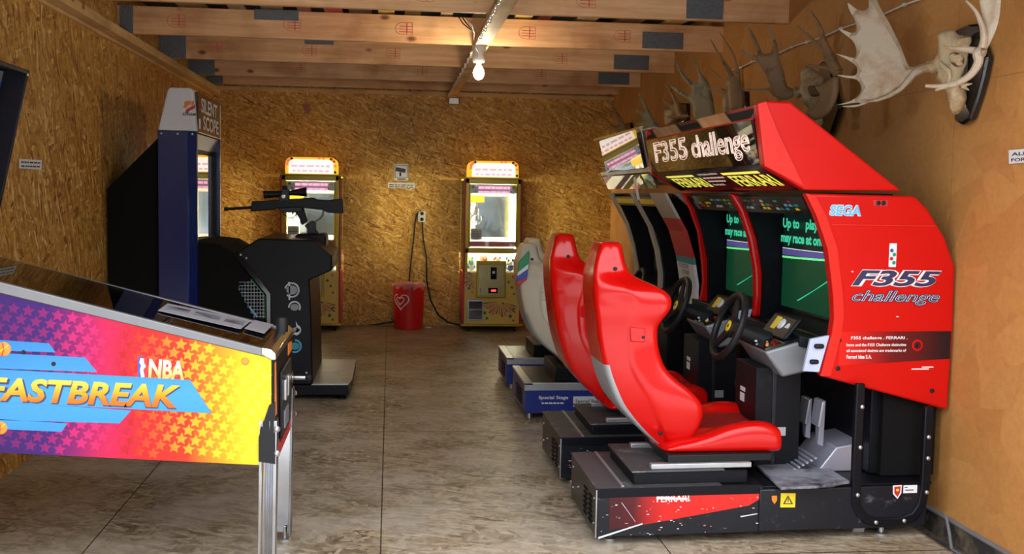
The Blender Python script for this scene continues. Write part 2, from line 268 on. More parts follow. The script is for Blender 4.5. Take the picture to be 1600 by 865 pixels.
# ------------------------------------------------------------ mesh building
class MB:
    def __init__(s): s.v = []; s.f = []; s.mi = []; s.mats = []
    def m(s, mt):
        if mt not in s.mats: s.mats.append(mt)
        return s.mats.index(mt)
    def add(s, vs, fs, mt):
        k = len(s.v); i = s.m(mt); s.v += [Vector(q) for q in vs]
        for f in fs: s.f.append([a+k for a in f]); s.mi.append(i)
        return s
    def box(s, mt, a, b, rot=None, piv=None):
        (x0, y0, z0), (x1, y1, z1) = a, b
        vs = [Vector(p) for p in ((x0,y0,z0),(x1,y0,z0),(x1,y1,z0),(x0,y1,z0),(x0,y0,z1),(x1,y0,z1),(x1,y1,z1),(x0,y1,z1))]
        if rot is not None:
            c = Vector(piv) if piv else sum(vs, Vector())/8
            vs = [c + rot @ (p-c) for p in vs]
        return s.add(vs, [(0,3,2,1),(4,5,6,7),(0,1,5,4),(1,2,6,5),(2,3,7,6),(3,0,4,7)], mt)
    def prism(s, mt, poly, a, b, axis='Y', cap_mt=None):
        n = len(poly)
        def P(u, v, t): return {'Y': (u, t, v), 'X': (t, u, v), 'Z': (u, v, t)}[axis]
        vs = [P(u, v, a) for u, v in poly] + [P(u, v, b) for u, v in poly]
        s.add(vs, [tuple(range(n)), tuple(range(2*n-1, n-1, -1))], cap_mt or mt)
        k = len(s.v)-2*n; i = s.m(mt)
        for j in range(n):
            q = (j+1) % n; s.f.append([k+j, k+n+j, k+n+q, k+q]); s.mi.append(i)
        return s
    def hexa(s, mt, lo, hi):
        """two quads (lists of 4 points) joined"""
        return s.add(list(lo)+list(hi), [(0,3,2,1),(4,5,6,7),(0,1,5,4),(1,2,6,5),(2,3,7,6),(3,0,4,7)], mt)
    def cyl(s, mt, p, q, r, r2=None, n=16, cap=True):
        p, q = Vector(p), Vector(q); r2 = r if r2 is None else r2
        d = (q-p).normalized(); a = d.orthogonal().normalized(); b = d.cross(a)
        vs = [p+(a*math.cos(t)+b*math.sin(t))*r for t in [2*PI*i/n for i in range(n)]] + [q+(a*math.cos(t)+b*math.sin(t))*r2 for t in [2*PI*i/n for i in range(n)]]
        fs = [(i, (i+1) % n, n+(i+1) % n, n+i) for i in range(n)]
        if cap: fs += [tuple(range(n-1, -1, -1)), tuple(range(n, 2*n))]
        return s.add(vs, fs, mt)
    def tube(s, mt, path, r, n=8, closed=False):
        path = [Vector(p) for p in path]; m = len(path); rs = r if isinstance(r, (list, tuple)) else [r]*m
        vs = []; a = None
        for i, p in enumerate(path):
            if closed: d = path[(i+1) % m]-path[i-1]
            else: d = path[min(i+1, m-1)]-path[max(i-1, 0)]
            d.normalize()
            a = d.orthogonal().normalized() if a is None else (a-d*a.dot(d)).normalized()
            b = d.cross(a)
            vs += [p+(a*math.cos(2*PI*k/n)+b*math.sin(2*PI*k/n))*rs[i] for k in range(n)]
        fs = []
        for i in range(m if closed else m-1):
            j = (i+1) % m
            for k in range(n): fs.append((i*n+k, i*n+(k+1) % n, j*n+(k+1) % n, j*n+k))
        if not closed: fs += [tuple(range(n-1, -1, -1)), tuple(range((m-1)*n, m*n))]
        return s.add(vs, fs, mt)
    def lathe(s, mt, c, prof, n=24, axis=(0, 0, 1)):
        c = Vector(c); d = Vector(axis).normalized(); a = d.orthogonal().normalized(); b = d.cross(a); vs = []
        for r, h in prof: vs += [c+d*h+(a*math.cos(2*PI*k/n)+b*math.sin(2*PI*k/n))*r for k in range(n)]
        fs = []
        for i in range(len(prof)-1):
            for k in range(n): fs.append((i*n+k, i*n+(k+1) % n, (i+1)*n+(k+1) % n, (i+1)*n+k))
        fs += [tuple(range(n-1, -1, -1)), tuple(range((len(prof)-1)*n, len(prof)*n))]
        return s.add(vs, fs, mt)
    def loft(s, mt, secs, cap=True):
        n = len(secs[0]); vs = [p for q in secs for p in q]; fs = []
        for i in range(len(secs)-1):
            for k in range(n): fs.append((i*n+k, i*n+(k+1) % n, (i+1)*n+(k+1) % n, (i+1)*n+k))
        if cap: fs += [tuple(range(n-1, -1, -1)), tuple(range((len(secs)-1)*n, len(secs)*n))]
        return s.add(vs, fs, mt)
    def poly(s, mt, pts): return s.add(pts, [tuple(range(len(pts)))], mt)
    def slab(s, mt, pts, off):
        """polygon given in 3D with a thickness vector"""
        n = len(pts); off = Vector(off); a = [Vector(p) for p in pts]
        return s.add(a+[p+off for p in a], [tuple(range(n)), tuple(range(2*n-1, n-1, -1))]+[(j, n+j, n+(j+1) % n, (j+1) % n) for j in range(n)], mt)
    def inflate(s, mt, pts, n, t0=.004, k=.12, tmax=.03, step=None, bend=None, smooth=2, front_only=False):
        """outline (3D points on one plane with normal n) swollen to a soft body that is thin at its rim"""
        n = Vector(n).normalized(); o = Vector(pts[0]); up = Vector((0, 0, 1)); u = up.cross(n).normalized(); v = n.cross(u)
        q = [((Vector(p)-o).dot(u), (Vector(p)-o).dot(v)) for p in pts]
        for _ in range(smooth):                       # rounding that keeps the tips
            r = []
            for i in range(len(q)):
                a, b, c, d = [Vector(q[(i+j) % len(q)]) for j in (-1, 0, 1, 2)]
                r += [tuple(b), tuple((b+c)*.5625-(a+d)*.0625)]
            q = r
        xs = [p[0] for p in q]; ys = [p[1] for p in q]
        st = step or max(max(xs)-min(xs), max(ys)-min(ys))/26
        segs = [(Vector(q[i]), Vector(q[(i+1) % len(q)])) for i in range(len(q))]
        def dist(p):
            best = 9
            for a, b in segs:
                ab = b-a; l = ab.length_squared; t = 0 if l == 0 else max(0, min(1, (p-a).dot(ab)/l)); best = min(best, (a+ab*t-p).length)
            return best
        def inside(p):
            c = False
            for a, b in segs:
                if (a.y > p.y) != (b.y > p.y) and p.x < (b.x-a.x)*(p.y-a.y)/(b.y-a.y)+a.x: c = not c
            return c
        pin = []; y = min(ys); row = 0
        while y < max(ys):
            x = min(xs)+(st/2 if row % 2 else 0)
            while x < max(xs):
                p = Vector((x, y))
                if inside(p) and dist(p) > st*.4: pin.append(p)
                x += st
            y += st*.87; row += 1
        nb = len(q)
        V, E_, Fc, *_ = delaunay_2d_cdt([Vector(p) for p in q]+pin, [(i, (i+1) % nb) for i in range(nb)], [list(range(nb))], 1, 1e-6)
        def P(p, sgn):
            d = dist(p); t = min(tmax, t0+k*math.sqrt(max(d, 0))*.35)
            bb = bend(p.x-min(xs), p.y-min(ys), max(xs)-min(xs), max(ys)-min(ys)) if bend else 0
            return o+u*p.x+v*p.y+n*(bb+sgn*t)
        base = [P(p, 1) for p in V]; back = [P(p, -1) for p in V]; N_ = len(V)
        s.add(base+back, [tuple(f) for f in Fc]+[tuple(N_+i for i in reversed(f)) for f in Fc], mt)
        # rim
        cnt = {}
        for f in Fc:
            for i in range(len(f)): e = (f[i], f[(i+1) % len(f)]); cnt[e] = 1
        k0 = len(s.v)-2*N_; mi = s.m(mt)
        for (a, b) in list(cnt):
            if (b, a) not in cnt: s.f.append([k0+b, k0+a, k0+N_+a, k0+N_+b]); s.mi.append(mi)
        return s
    def text(s, mt, body, o, u, v, width, height, n=None, ext=.0006, bold=0., shear=0., outline=0.):
        """lettering whose box starts at o and spans width along u and height along v"""
        o, u, v = Vector(o), Vector(u).normalized(), Vector(v).normalized(); n = Vector(n).normalized() if n else u.cross(v)
        if isinstance(body, int):            # writing too small to read in the photo: word-length marks
            rw = random.Random(body); x = 0.0; ws = []
            while x < 1: l = rw.uniform(.08, .2); ws.append((x, min(1, x+l))); x += l+.035
            for a, b in ws: s.add([o+u*(width*p)+v*(height*q)+n*ext for p, q in ((a, .15), (b, .15), (b, .8), (a, .8))], [(0, 1, 2, 3)], mt)
            return s
        c = bpy.data.curves.new('lettering', 'FONT'); c.body = body; c.offset = bold; c.shear = shear; c.resolution_u = 3
        if outline: c.fill_mode = 'NONE'; c.bevel_depth = outline; c.bevel_resolution = 0
        ob = bpy.data.objects.new('lettering', c); COL.objects.link(ob); bpy.context.view_layer.update()
        dg = bpy.context.evaluated_depsgraph_get(); me = bpy.data.meshes.new_from_object(ob.evaluated_get(dg))
        xs = [p.co.x for p in me.vertices]; ys = [p.co.y for p in me.vertices]
        if not xs: bpy.data.objects.remove(ob); return s
        x0, x1, y0, y1 = min(xs), max(xs), min(ys), max(ys); kx, ky = width/(x1-x0), height/(y1-y0)
        vs = [o+u*((p.co.x-x0)*kx)+v*((p.co.y-y0)*ky)+n*(ext+(p.co.z*(kx+ky)/2)) for p in me.vertices]
        s.add(vs, [tuple(p.vertices) for p in me.polygons], mt)
        bpy.data.objects.remove(ob); bpy.data.curves.remove(c); bpy.data.meshes.remove(me)
        return s

SPLIT = {'bolt', 'screw', 'foot', 'data_plate', 'gauge', 'button', 'slide_rail', 'light_tube', 'caster', 'socket', 'side_trim', 'bubble_graphic', 'side_rail', 'leg_bolt', 'coin_slot', 'emblem_graphic', 'mounting_bracket', 'balloon_graphic', 'topper_dot'}
SHEAR = [None]
ORIGIN = {}
def pieces(mb, gap=.006):
    par = list(range(len(mb.v)))
    def fd(a):
        while par[a] != a: par[a] = par[par[a]]; a = par[a]
        return a
    for f in mb.f:
        for i in f[1:]: par[fd(i)] = fd(f[0])
    comp = {}
    for i, v in enumerate(mb.v): comp.setdefault(fd(i), []).append(v)
    bb = [[k, [min(v[a] for v in c)-gap for a in range(3)], [max(v[a] for v in c)+gap for a in range(3)], {k}] for k, c in comp.items()]
    hit = True
    while hit:
        hit = False
        for i in range(len(bb)):
            for j in range(i+1, len(bb)):
                if all(bb[i][1][a] <= bb[j][2][a] and bb[j][1][a] <= bb[i][2][a] for a in range(3)):
                    for a in range(3): bb[i][1][a] = min(bb[i][1][a], bb[j][1][a]); bb[i][2][a] = max(bb[i][2][a], bb[j][2][a])
                    bb[i][3] |= bb[j][3]; bb.pop(j); hit = True; break
            if hit: break
    out = []
    for q in bb:
        m_ = MB(); m_.mats = list(mb.mats); mp = {}
        for f, mi in zip(mb.f, mb.mi):
            if fd(f[0]) in q[3]:
                for i in f:
                    if i not in mp: mp[i] = len(m_.v); m_.v.append(mb.v[i])
                m_.f.append([mp[i] for i in f]); m_.mi.append(mi)
        out.append(m_)
    return out
def build(name, mb, parent=None, bevel=0, smooth=35, subd=0, seg=2):
    if name in SPLIT:
        ps = pieces(mb)
        if len(ps) > 1:
            os_ = [build_one(name, p, parent, bevel, smooth, subd, seg) for p in ps]; return os_[0]
    return build_one(name, mb, parent, bevel, smooth, subd, seg)
def build_one(name, mb, parent=None, bevel=0, smooth=35, subd=0, seg=2):
    o = Vector((0, 0, 0)); p = parent
    while p is not None:
        if p.name in ORIGIN: o = ORIGIN[p.name]
        p = p.parent
    vs = mb.v
    if SHEAR[0]: vs = [SHEAR[0](q) for q in vs]
    me = bpy.data.meshes.new(name); me.from_pydata([tuple(q-o) for q in vs], [], mb.f)
    for mt in mb.mats: me.materials.append(M[mt] if isinstance(mt, str) else mt)
    for pl, i in zip(me.polygons, mb.mi): pl.material_index = i
    bm = bmesh.new(); bm.from_mesh(me); bmesh.ops.recalc_face_normals(bm, faces=bm.faces); bm.to_mesh(me); bm.free()
    if smooth:
        me.shade_smooth()
        if not subd: me.set_sharp_from_angle(angle=math.radians(smooth))
    ob = bpy.data.objects.new(name, me); COL.objects.link(ob)
    if parent: ob.parent = parent
    if bevel:
        b = ob.modifiers.new('bevel', 'BEVEL'); b.width = bevel; b.segments = seg; b.limit_method = 'ANGLE'; b.angle_limit = math.radians(40); b.harden_normals = False
    if subd:
        b = ob.modifiers.new('subdivision', 'SUBSURF'); b.levels = subd; b.render_levels = subd
    return ob
def thing(name, label, cat, loc, group=None):
    o = bpy.data.objects.new(name, None); COL.objects.link(o); o.location = loc; o.empty_display_size = .1
    ORIGIN[o.name] = Vector(loc); o['label'] = label; o['category'] = cat
    if group: o['group'] = group
    return o
def tag(o, label, cat, group=None, kind=None):
    o['label'] = label; o['category'] = cat
    if group: o['group'] = group
    if kind: o['kind'] = kind
    return o
def struct(name, mb, bevel=0, **k):
    o = build(name, mb, None, bevel, **k); o['kind'] = 'structure'; return o
def copy_tree(o, parent=None):
    c = o.copy(); COL.objects.link(c)
    if parent: c.parent = parent
    for ch in list(o.children): copy_tree(ch, c)
    return c

# ============================================================ THE SETTING
XL, XR, YB, YF, ZC = -1.975, 2.54, 12.42, 3.0, 2.62
struct('ground', MB().box('ground', (-30, -25, -.35), (30, 30, -.12)))  # unseen ground outside, added to bounce daylight into the room
struct('floor', MB().box('osb_floor', (XL, YF, -.06), (2.42, YB, 0)))
struct('wall_back', MB().box('osb_back', (XL-.1, YB, -.1), (XR+.1, YB+.08, 3.1)))
struct('wall_left', MB().box('osb_left', (XL-.08, YF, -.1), (XL, YB, 3.1)))
struct('wall_right', MB().box('fiberboard', (XR, YF, -.1), (XR+.08, YB, 3.1)))
struct('baseboard_right', MB().box('sill', (2.425, YF, -.11), (XR, YB, -.03)).box('sill', (XR-.02, YF, -.03), (XR, YB, .066)).box('grey', (XR-.026, YF, .066), (XR, YB, .078)), .003)
struct('ceiling', MB().box('roofdark', (XL-.1, YF, 2.98), (XR+.1, YB+.1, 3.05)))
struct('trim_1', MB().box('batten', (XL, YF, 2.535), (XL+.022, YB, 2.555)).box('batten', (XL, YF, 2.557), (XL+.10, YB, 2.62)), .002)     # wall plate left
struct('trim_2', MB().box('batten_x', (XL, YB-.05, 2.60), (XR, YB, 2.645)), .002)
t3 = MB()
for i in range(9):
    x = XL+.3+i*.52; t3.box('batten_x', (x, YB-.025, 2.565), (x+.035, YB, 2.60))
struct('trim_3', t3, .001)
# the low batten that runs front to back under the joists
bx = MB(); bx.hexa('batten', [(.56, YF, 2.58), (.685, YF, 2.58), (.725, YB-.05, 2.58), (.635, YB-.05, 2.58)], [(.56, YF, 2.618), (.685, YF, 2.618), (.725, YB-.05, 2.618), (.635, YB-.05, 2.618)])
struct('trim_4', bx, .002)
# joists with nail plates and ink stamps
def joist(i, Y, z0, plates, stamps, z1=None):
    j = struct('trim_%d' % (5+i), MB().box('joist', (XL+.001, Y, z0), (XR-.001, Y+.045, z1 or z0+.20)), .003)
    for x0, x1, za, zb in plates:
        build('nail_plate', MB().box('nailplate', (x0, Y-.004, z0+za), (x1, Y-.0005, z0+zb)), j)
    for x in stamps:
        s = MB(); c = Vector((x, Y-.001, z0+.10))
        arch = [c+Vector((.05*math.cos(a)-.02, 0, .045*math.sin(a))) for a in [PI/2+PI*k/8 for k in range(9)]]
        s.tube('stamp', arch+[c+Vector((.055, 0, -.045)), c+Vector((.055, 0, .045))], .0016, 4, True)
        for k in range(3): s.box('stamp', (x-.045, Y-.002, z0+.075+k*.02), (x+.05, Y-.0005, z0+.079+k*.02))
        s.box('stamp', (x+.01, Y-.002, z0+.06), (x+.016, Y-.0005, z0+.145))
        build('ink_stamp', s, j, smooth=0)
joist(0, 5.43, 2.63, [], [])
joist(1, 6.86, 2.63, [(1.86, 2.1, .01, .18)], [-.95, .2, 1.22, 2.05])
joist(2, 8.25, 2.62, [(-1.955, -1.86, .0, .2), (-1.0, -.68, .13, .205), (1.9, 2.22, .015, .14)], [-1.55, -.72, .1, 1.02, 1.75])
joist(3, 9.70, 2.62, [(-1.97, -1.75, 0, .2), (-.75, -.5, .155, .205), (1.98, 2.3, .02, .15)], [-1.5, -.7, .02, .75, 1.5])
joist(4, 11.05, 2.625, [(-1.97, -1.72, 0, .2), (-.62, -.35, .17, .205), (2.1, 2.42, .02, .14)], [-.9, .3, 1.5])
joist(5, 12.10, 2.64, [(-1.97, -1.8, 0, .16)], [])
# odd boards stored on top of the joists
rb = random.Random(3)
brd = []
for i, (x, wdt, mt, yaw) in enumerate(((-1.55, .20, 'plank_old', .12), (-1.2, .12, 'offwhite', .2), (-.95, .16, 'plank_old', .35), (-.70, .10, 'plank_red', .05), (-.50, .13, 'plank_red', -.08), (-.32, .17, 'plank_old', .04),
        (-.10, .12, 'plank_yellow', 0), (.10, .12, 'plank_yellow', .03), (.36, .09, 'plank_old', -.1), (.62, .12, 'plank_yellow', 0), (.92, .13, 'plank_yellow', -.06), (1.12, .1, 'plank_red', .02), (1.40, .15, 'plank_old', .05), (1.75, .2, 'plank_old', .2), (2.1, .14, 'plank_yellow', .25))):
    r = Matrix.Rotation(yaw*.18, 3, 'Z')
    zz = 2.836+.0005
    o = build('stored_board', MB().box(mt, (x, 6.2+rb.random()*.3, zz+(i % 2)*.024), (x+wdt, 9.95-rb.random()*.3, zz+.022+(i % 2)*.024), r), None, .002)
    tag(o, {'plank_old': 'dull brown', 'plank_red': 'red painted', 'plank_yellow': 'pale yellow', 'offwhite': 'white painted'}[mt]+' board laid across the ceiling joists, number %d counting from the left wall' % (i+1), 'board', 'boards stored on the ceiling joists')

# cables hanging by the joists
cb = MB()
for k, (dx, dz) in enumerate(((0, 0), (.05, .02), (.11, .05))):
    cb.tube('black_soft', [(.42+dx, 7.2, 2.80), (.40+dx*.7, 7.2, 2.70-dz), (.47+dx*.5, 7.3, 2.625), (.56, 7.5, 2.60), (.585, 7.9, 2.60)], .004)
tag(build('hanging_cable', cb), 'thin dark looped cables hanging beside the lamp batten under the ceiling', 'cable')
def string_light(name, a, b, n, mt, bead, label, off):
    a, b = Vector(a), Vector(b); mb = MB(); pts = [a+(b-a)*(i/n)+Vector(off)*(.006*math.sin(i*2.1)) for i in range(n+1)]
    mb.tube(mt, pts, bead*.45, 6)
    for p in pts[1:-1]: mb.lathe(mt, p-Vector((0, .015, 0)), [(bead*.5, 0), (bead, .008), (bead*1.1, .018), (bead*.5, .03)], 8, (0, 1, 0))
    return tag(build(name, mb), label, 'string lights')
string_light('string_light', (.592, 5.0, 2.578), (.632, 12.3, 2.578), 62, 'plug', .010, 'white string light cable stapled along the lamp batten overhead', (1, 0, 0))
string_light('string_light', (2.515, 4.2, 2.47), (2.515, 8.0, 2.455), 15, 'plug', .011, 'pale beaded light cable strung high along the right wall behind the antlers', (0, 0, 1))
# junction box at end of batten
tag(build('junction_box', MB().box('worn_steel', (.64, 12.28, 2.50), (.76, 12.37, 2.579)), None, .01), 'small grey junction box under the far end of the lamp batten', 'junction box')
# bulb
bl = thing('bare_bulb_lamp', 'glowing bare bulb in a white ceramic holder under the batten', 'lamp', (.633, 8.0, 2.58))
build('lamp_holder', MB().lathe('plug', (.633, 8, 2.46), [(.038, .0), (.045, .01), (.045, .075), (.05, .078), (.05, .1195)]).lathe('plug', (.633, 8, 2.43), [(.02, 0), (.02, .035)]), bl)
build('cord', MB().tube('plug', [(.60, 7.93, 2.575), (.605, 7.93, 2.55), (.625, 7.945, 2.53), (.63, 7.95, 2.50)], .006), bl)
build('bulb', MB().lathe('bulb', (.633, 8, 2.335), [(.004, 0), (.022, .006), (.035, .025), (.040, .048), (.036, .07), (.024, .09), (.02, .1)]), bl)

# ============================================================ F355 TWIN CABINET
SHEAR[0] = lambda q: Vector((q.x, q.y+.045*(q.x-1.2), q.z))
fz = thing('racing_arcade_machine', 'large red and black twin sit-down racing machine with two red bucket seats', 'arcade machine', (1.6, 5.6, 0))
Y0, Y1, YM = 4.62, 6.62, 5.62
E355 = [(1.801, 1.53), (2.315, 1.527), (2.38, 1.471), (2.47, 1.344), (2.525, 1.214), (2.53, .932), (2.522, .562), (1.902, .725)]
FR = [(1.946, .902), (1.955, .983), (1.946, 1.088), (1.912, 1.29), (1.855, 1.433)]
side = [E355[0]]+E355[1:]+FR
for nm, ya, yb in (('side_panel', Y0-.055, Y0+.0), ('side_panel', Y1-.012, Y1+.006)):
    sp_ = build(nm, MB().prism('red_panel', side, ya, yb), fz, .012, seg=3)
    if ya < Y0:
        sp_['label'] = 'near red side panel with lettering'
        # lighter front flange
        fl = [E355[0]]+FR[::-1]+[E355[-1]]; inn = [(x+.045, z-(.012 if i == 0 else 0)) for i, (x, z) in enumerate(fl)]
        f = MB()
        for i in range(len(fl)-1):
            f.prism('red_flange', [fl[i], fl[i+1], inn[i+1], inn[i]], ya-.006, ya+.002)
        build('flange', f, sp_)
        yy = ya-.0008; U = (1, 0, 0); V = (0, 0, 1); NN = (0, -1, 0)
        def P(x, z, y=yy): return (x, y-.002, z)
        def pt(px, py): q = at(px, py, n=(-.045, 1, 0), p=(1.2, ya, 0)); return q.x, q.z
        def lettering(name, body, pa, pb, h, mt, bold=0, shear=0, outline=0, mt2=None, b2=0, lab=None):
            (x0, z0), (x1, z1) = pt(*pa), pt(*pb); hh = pt(pa[0], pa[1]-h)[1]-z0
            d = Vector((x1-x0, 0, z1-z0)); mb = MB()
            if mt2: mb.text(mt2, body, Vector(P(x0, z0)), d, V, d.length, hh, NN, .0006, b2, shear)
            mb.text(mt, body, Vector(P(x0, z0))+Vector((d.length*.008, 0, hh*.04)) if mt2 else P(x0, z0), d, V, d.length*(.984 if mt2 else 1), hh*(.92 if mt2 else 1), NN, .0016, bold, shear, outline)
            o = build(name, mb, sp_, smooth=0)
            if lab: o['label'] = lab
        lettering('maker_lettering', 'SEGA', (1295, 337), (1345, 338), 18, 'skyblue', .035, .12, mt2='white', b2=.075)
        lettering('title_lettering', 'F355', (1329, 447), (1470, 449), 27, 'navy', .03, .32, mt2='white', b2=.075)
        lettering('title_lettering', 'challenge', (1329, 476), (1468, 478), 24, 'offwhite', 0, .35, outline=.012, mt2='navy', b2=.045)
        # dark notice band
        a, b_, c, d = pt(1296, 518), pt(1486, 517), pt(1484, 560), pt(1290, 571)
        g = gradient('notice_band_fade', 'X', 1.92-1.6, 2.53-1.6, [(0, (.80, .014, .010)), (.12, (.8, .014, .01)), (.6, (.14, .008, .01)), (1, (.02, .008, .01))], .3, .3)
        build('notice_band', MB().prism(g, [(a[0]+.05, a[1]), b_, c, (d[0]+.06, d[1])], yy-.0015, yy+.0012), sp_)
        for k, (s_, e_, w_) in enumerate((('F355 challenge . FERRARI .', 1329, 1417), ('logos and the F355 Challenge distinctive', 1322, 1415), ('all associated designs are trademarks of', 1322, 1415), ('Ferrari Idea S.A.', 1322, 1361))):
            (x0, z0), (x1, z1) = pt(e_, 531+k*9 + (2 if k else 0)), pt(w_, 531+k*9+(2 if k else 0))
            build('notice_lettering', MB().text('white', s_, P(x0, z0, yy-.001), U, V, x1-x0, .017, NN, .0006, .02), sp_, smooth=0)
        # sticker, bolts, recess, wear marks
        st = MB(); x0, z0 = pt(1388, 417); x1, z1 = pt(1401, 380); st.prism('paper', [(x0, z0), (x1, z0), (x1, z1), (x0, z1)], yy-.003, yy)
        for k in range(4): st.cyl(('green', 'dkred', 'green', 'blue')[k], P((x0+x1)/2+.006*(-1)**k, z0+.02+k*.018, yy-.001), P((x0+x1)/2+.006*(-1)**k, z0+.02+k*.018, yy-.003), .009, n=8)
        build('sticker', st, sp_, .002)
        ss = MB()
        for q in ((1311, 531), (1309, 575), (1456, 610), (1372, 317), (1380, 317), (1431, 539)):
            x, z = pt(*q); ss.lathe('black_soft', P(x, z, yy+.003), [(.011, 0), (.011, .004), (.006, .006), (.0, .006)], 12, (0, -1, 0))
        x, z = pt(1433, 539); ss.lathe('red_panel', P(x, z, yy+.004), [(.026, 0), (.026, .004), (.018, .005), (.018, .001)], 16, (0, -1, 0))
        build('bolt', ss, sp_)
        x, z = pt(1376, 317)
        build('recess_plate', MB().box('dkred', (x-.035, yy-.002, z-.014), (x+.035, yy+.001, z+.014)), sp_, .004)
        sc = MB()
        for q in ((1424, 577, 30, 3), (1440, 574, 20, 3), (1330, 425, 3, 3), (1400, 495, 4, 2)):
            x, z = pt(q[0], q[1]); sc.box('white', (x, yy-.0022, z), (x+q[2]*.0028, yy, z+q[3]*.0016))
        build('scratch', sc, sp_)
        # panel step line
        (xa, za), (xb, zb) = pt(1300, 352), pt(1464, 352)
        build('panel_step', MB().box('red_flange', (xa, yy-.004, za), (xb, yy+.001, za+.006)), sp_, .001)
# marquee housing ends (red) with front strip
mside = [(1.569, 1.912), (1.61, 1.925), (1.72, 1.924), (2.256, 1.549), (1.80, 1.544), (1.61, 1.645)]
mq = build('marquee_housing', MB().prism('black', [(1.60, 1.90), (1.72, 1.91), (2.2, 1.555), (1.83, 1.55), (1.66, 1.66)], Y0, Y1-.0), fz)
for ya, yb in ((Y0-.05, Y0+.012), (Y1-.012, Y1+.04)):
    build('marquee_end', MB().prism('red_panel', mside, ya, yb), mq, .010, seg=3)
f = MB(); f.slab('red_flange', [(1.569, Y0-.055, 1.912), (1.61, Y0-.055, 1.924), (1.665, Y0-.058, 1.80), (1.80, Y0-.055, 1.556), (1.61, Y0-.055, 1.645)], (0, .01, 0))
build('marquee_end_bevel', f, mq, .004)
# marquee glass: upper strip, main face, underside
mg = MB(); mg.slab('marquee', [(1.592, Y0+.012, 1.914), (1.592, Y1-.012, 1.914), (1.563, Y1-.012, 1.852), (1.563, Y0+.012, 1.852)], (.02, 0, 0))
build('marquee_top_strip', mg, mq)
build('red_trim', MB().box('red', (1.560, Y0+.012, 1.845), (1.575, Y1-.012, 1.853)), mq)
face = MB().slab('mirrorblack', [(1.562, Y0+.012, 1.845), (1.562, Y1-.012, 1.845), (1.612, Y1-.012, 1.655), (1.612, Y0+.012, 1.655)], (.03, 0, 0))
build('marquee_face', face, mq)
dv = Vector((-.05, 0, .19)).normalized(); nv = Vector((-.19, 0, -.05)).normalized()
tx = MB(); b0 = Vector((1.612, Y1-.16, 1.655))
tx.text('whiteglow', 'F355', b0+dv*.055, (0, -1, 0), dv, .74, .125, nv, .0008, 0, .12, outline=.014)
tx.text('whiteglow', 'F355', b0+dv*.067+Vector((0, -.02, 0)), (0, -1, 0), dv, .70, .10, nv, .0008, 0, .12, outline=.010)
build('marquee_lettering', tx, mq, smooth=0)
tx = MB(); tx.text('whiteglow', 'challenge', b0+dv*.022+Vector((0, -.82, 0)), (0, -1, 0), dv, .93, .155, nv, .0008, 0, .12, outline=.014)
tx.text('whiteglow', 'challenge', b0+dv*.035+Vector((0, -.835, 0)), (0, -1, 0), dv, .90, .128, nv, .0008, 0, .12, outline=.009)
build('marquee_lettering', tx, mq, smooth=0)
und = MB().slab('black_gloss', [(1.612, Y0+.012, 1.652), (1.612, Y1-.012, 1.652), (1.80, Y1-.012, 1.546), (1.80, Y0+.012, 1.546)], (.01, 0, .01))
build('marquee_underside', und, mq)
dl = Vector((-.188, 0, .106)).normalized(); nl = Vector((-.106, 0, -.188)).normalized(); c0 = Vector((1.80, 0, 1.546))
for ys, wd in ((Y1-.20, .62), (Y0+.70, .60)):
    tx = MB(); tx.text('yellowglow', 'FERRARI', c0+dl*.04+Vector((0, ys, 0)), (0, -1, 0), dl, wd, .098, nl, .001, .004, .05)
    p = c0+dl*.150+Vector((0, ys+.02, 0)); tx.slab('yellowglow', [p, p+Vector((0, -wd*.92, 0)), p+Vector((0, -wd*.92, 0))+dl*.018, p+dl*.018], nl*.001)
    build('underside_lettering', tx, mq, smooth=0)
tx = MB()
for k, s_ in enumerate(('F355 Challenge, FERRARI', 29, 30, 'Ferrari Idea S.A.')):
    tx.text('whiteglow', s_, c0+dl*(.155-k*.034)+Vector((0, Y1-.87, 0)), (0, -1, 0), dl, (.34, .36, .30, .2)[k], .018, nl, .001, .02)
build('underside_lettering', tx, mq, smooth=0)
# cockpit shell
sh = MB()
sh.prism('black_matte', [(2.24, 1.53), (2.34, 1.50), (2.50, 1.2), (2.50, .25), (2.24, .25)], Y0+.01, Y1-.03)   # back
sh.box('black', (1.86, Y0+.01, 1.49), (2.24, Y1-.03, 1.535))
sh.prism('black', [(1.86, 1.50), (2.3, 1.50), (2.3, .86), (1.985, .86), (1.975, 1.12), (1.93, 1.3)], Y0+.0, Y0+.05)
sh.prism('black', [(1.86, 1.50), (2.3, 1.50), (2.3, .86), (1.985, .86), (1.975, 1.12), (1.93, 1.3)], Y1-.06, Y1-.03)
build('cockpit_shell', sh, fz)
div = [(1.79, 1.53), (1.85, 1.433), (1.905, 1.29), (1.94, 1.128), (1.95, .983), (1.943, .87), (1.99, .87), (2.0, .983), (1.99, 1.128), (1.955, 1.29), (1.90, 1.433), (1.85, 1.53)]
build('divider', MB().prism('red', div, YM-.024, YM+.024), fz, .016, seg=3)
build('divider_wall', MB().prism('black', [(1.85, 1.52), (2.24, 1.52), (2.24, .86), (1.98, .86), (1.985, 1.1), (1.95, 1.3)], YM-.03, YM+.03), fz)
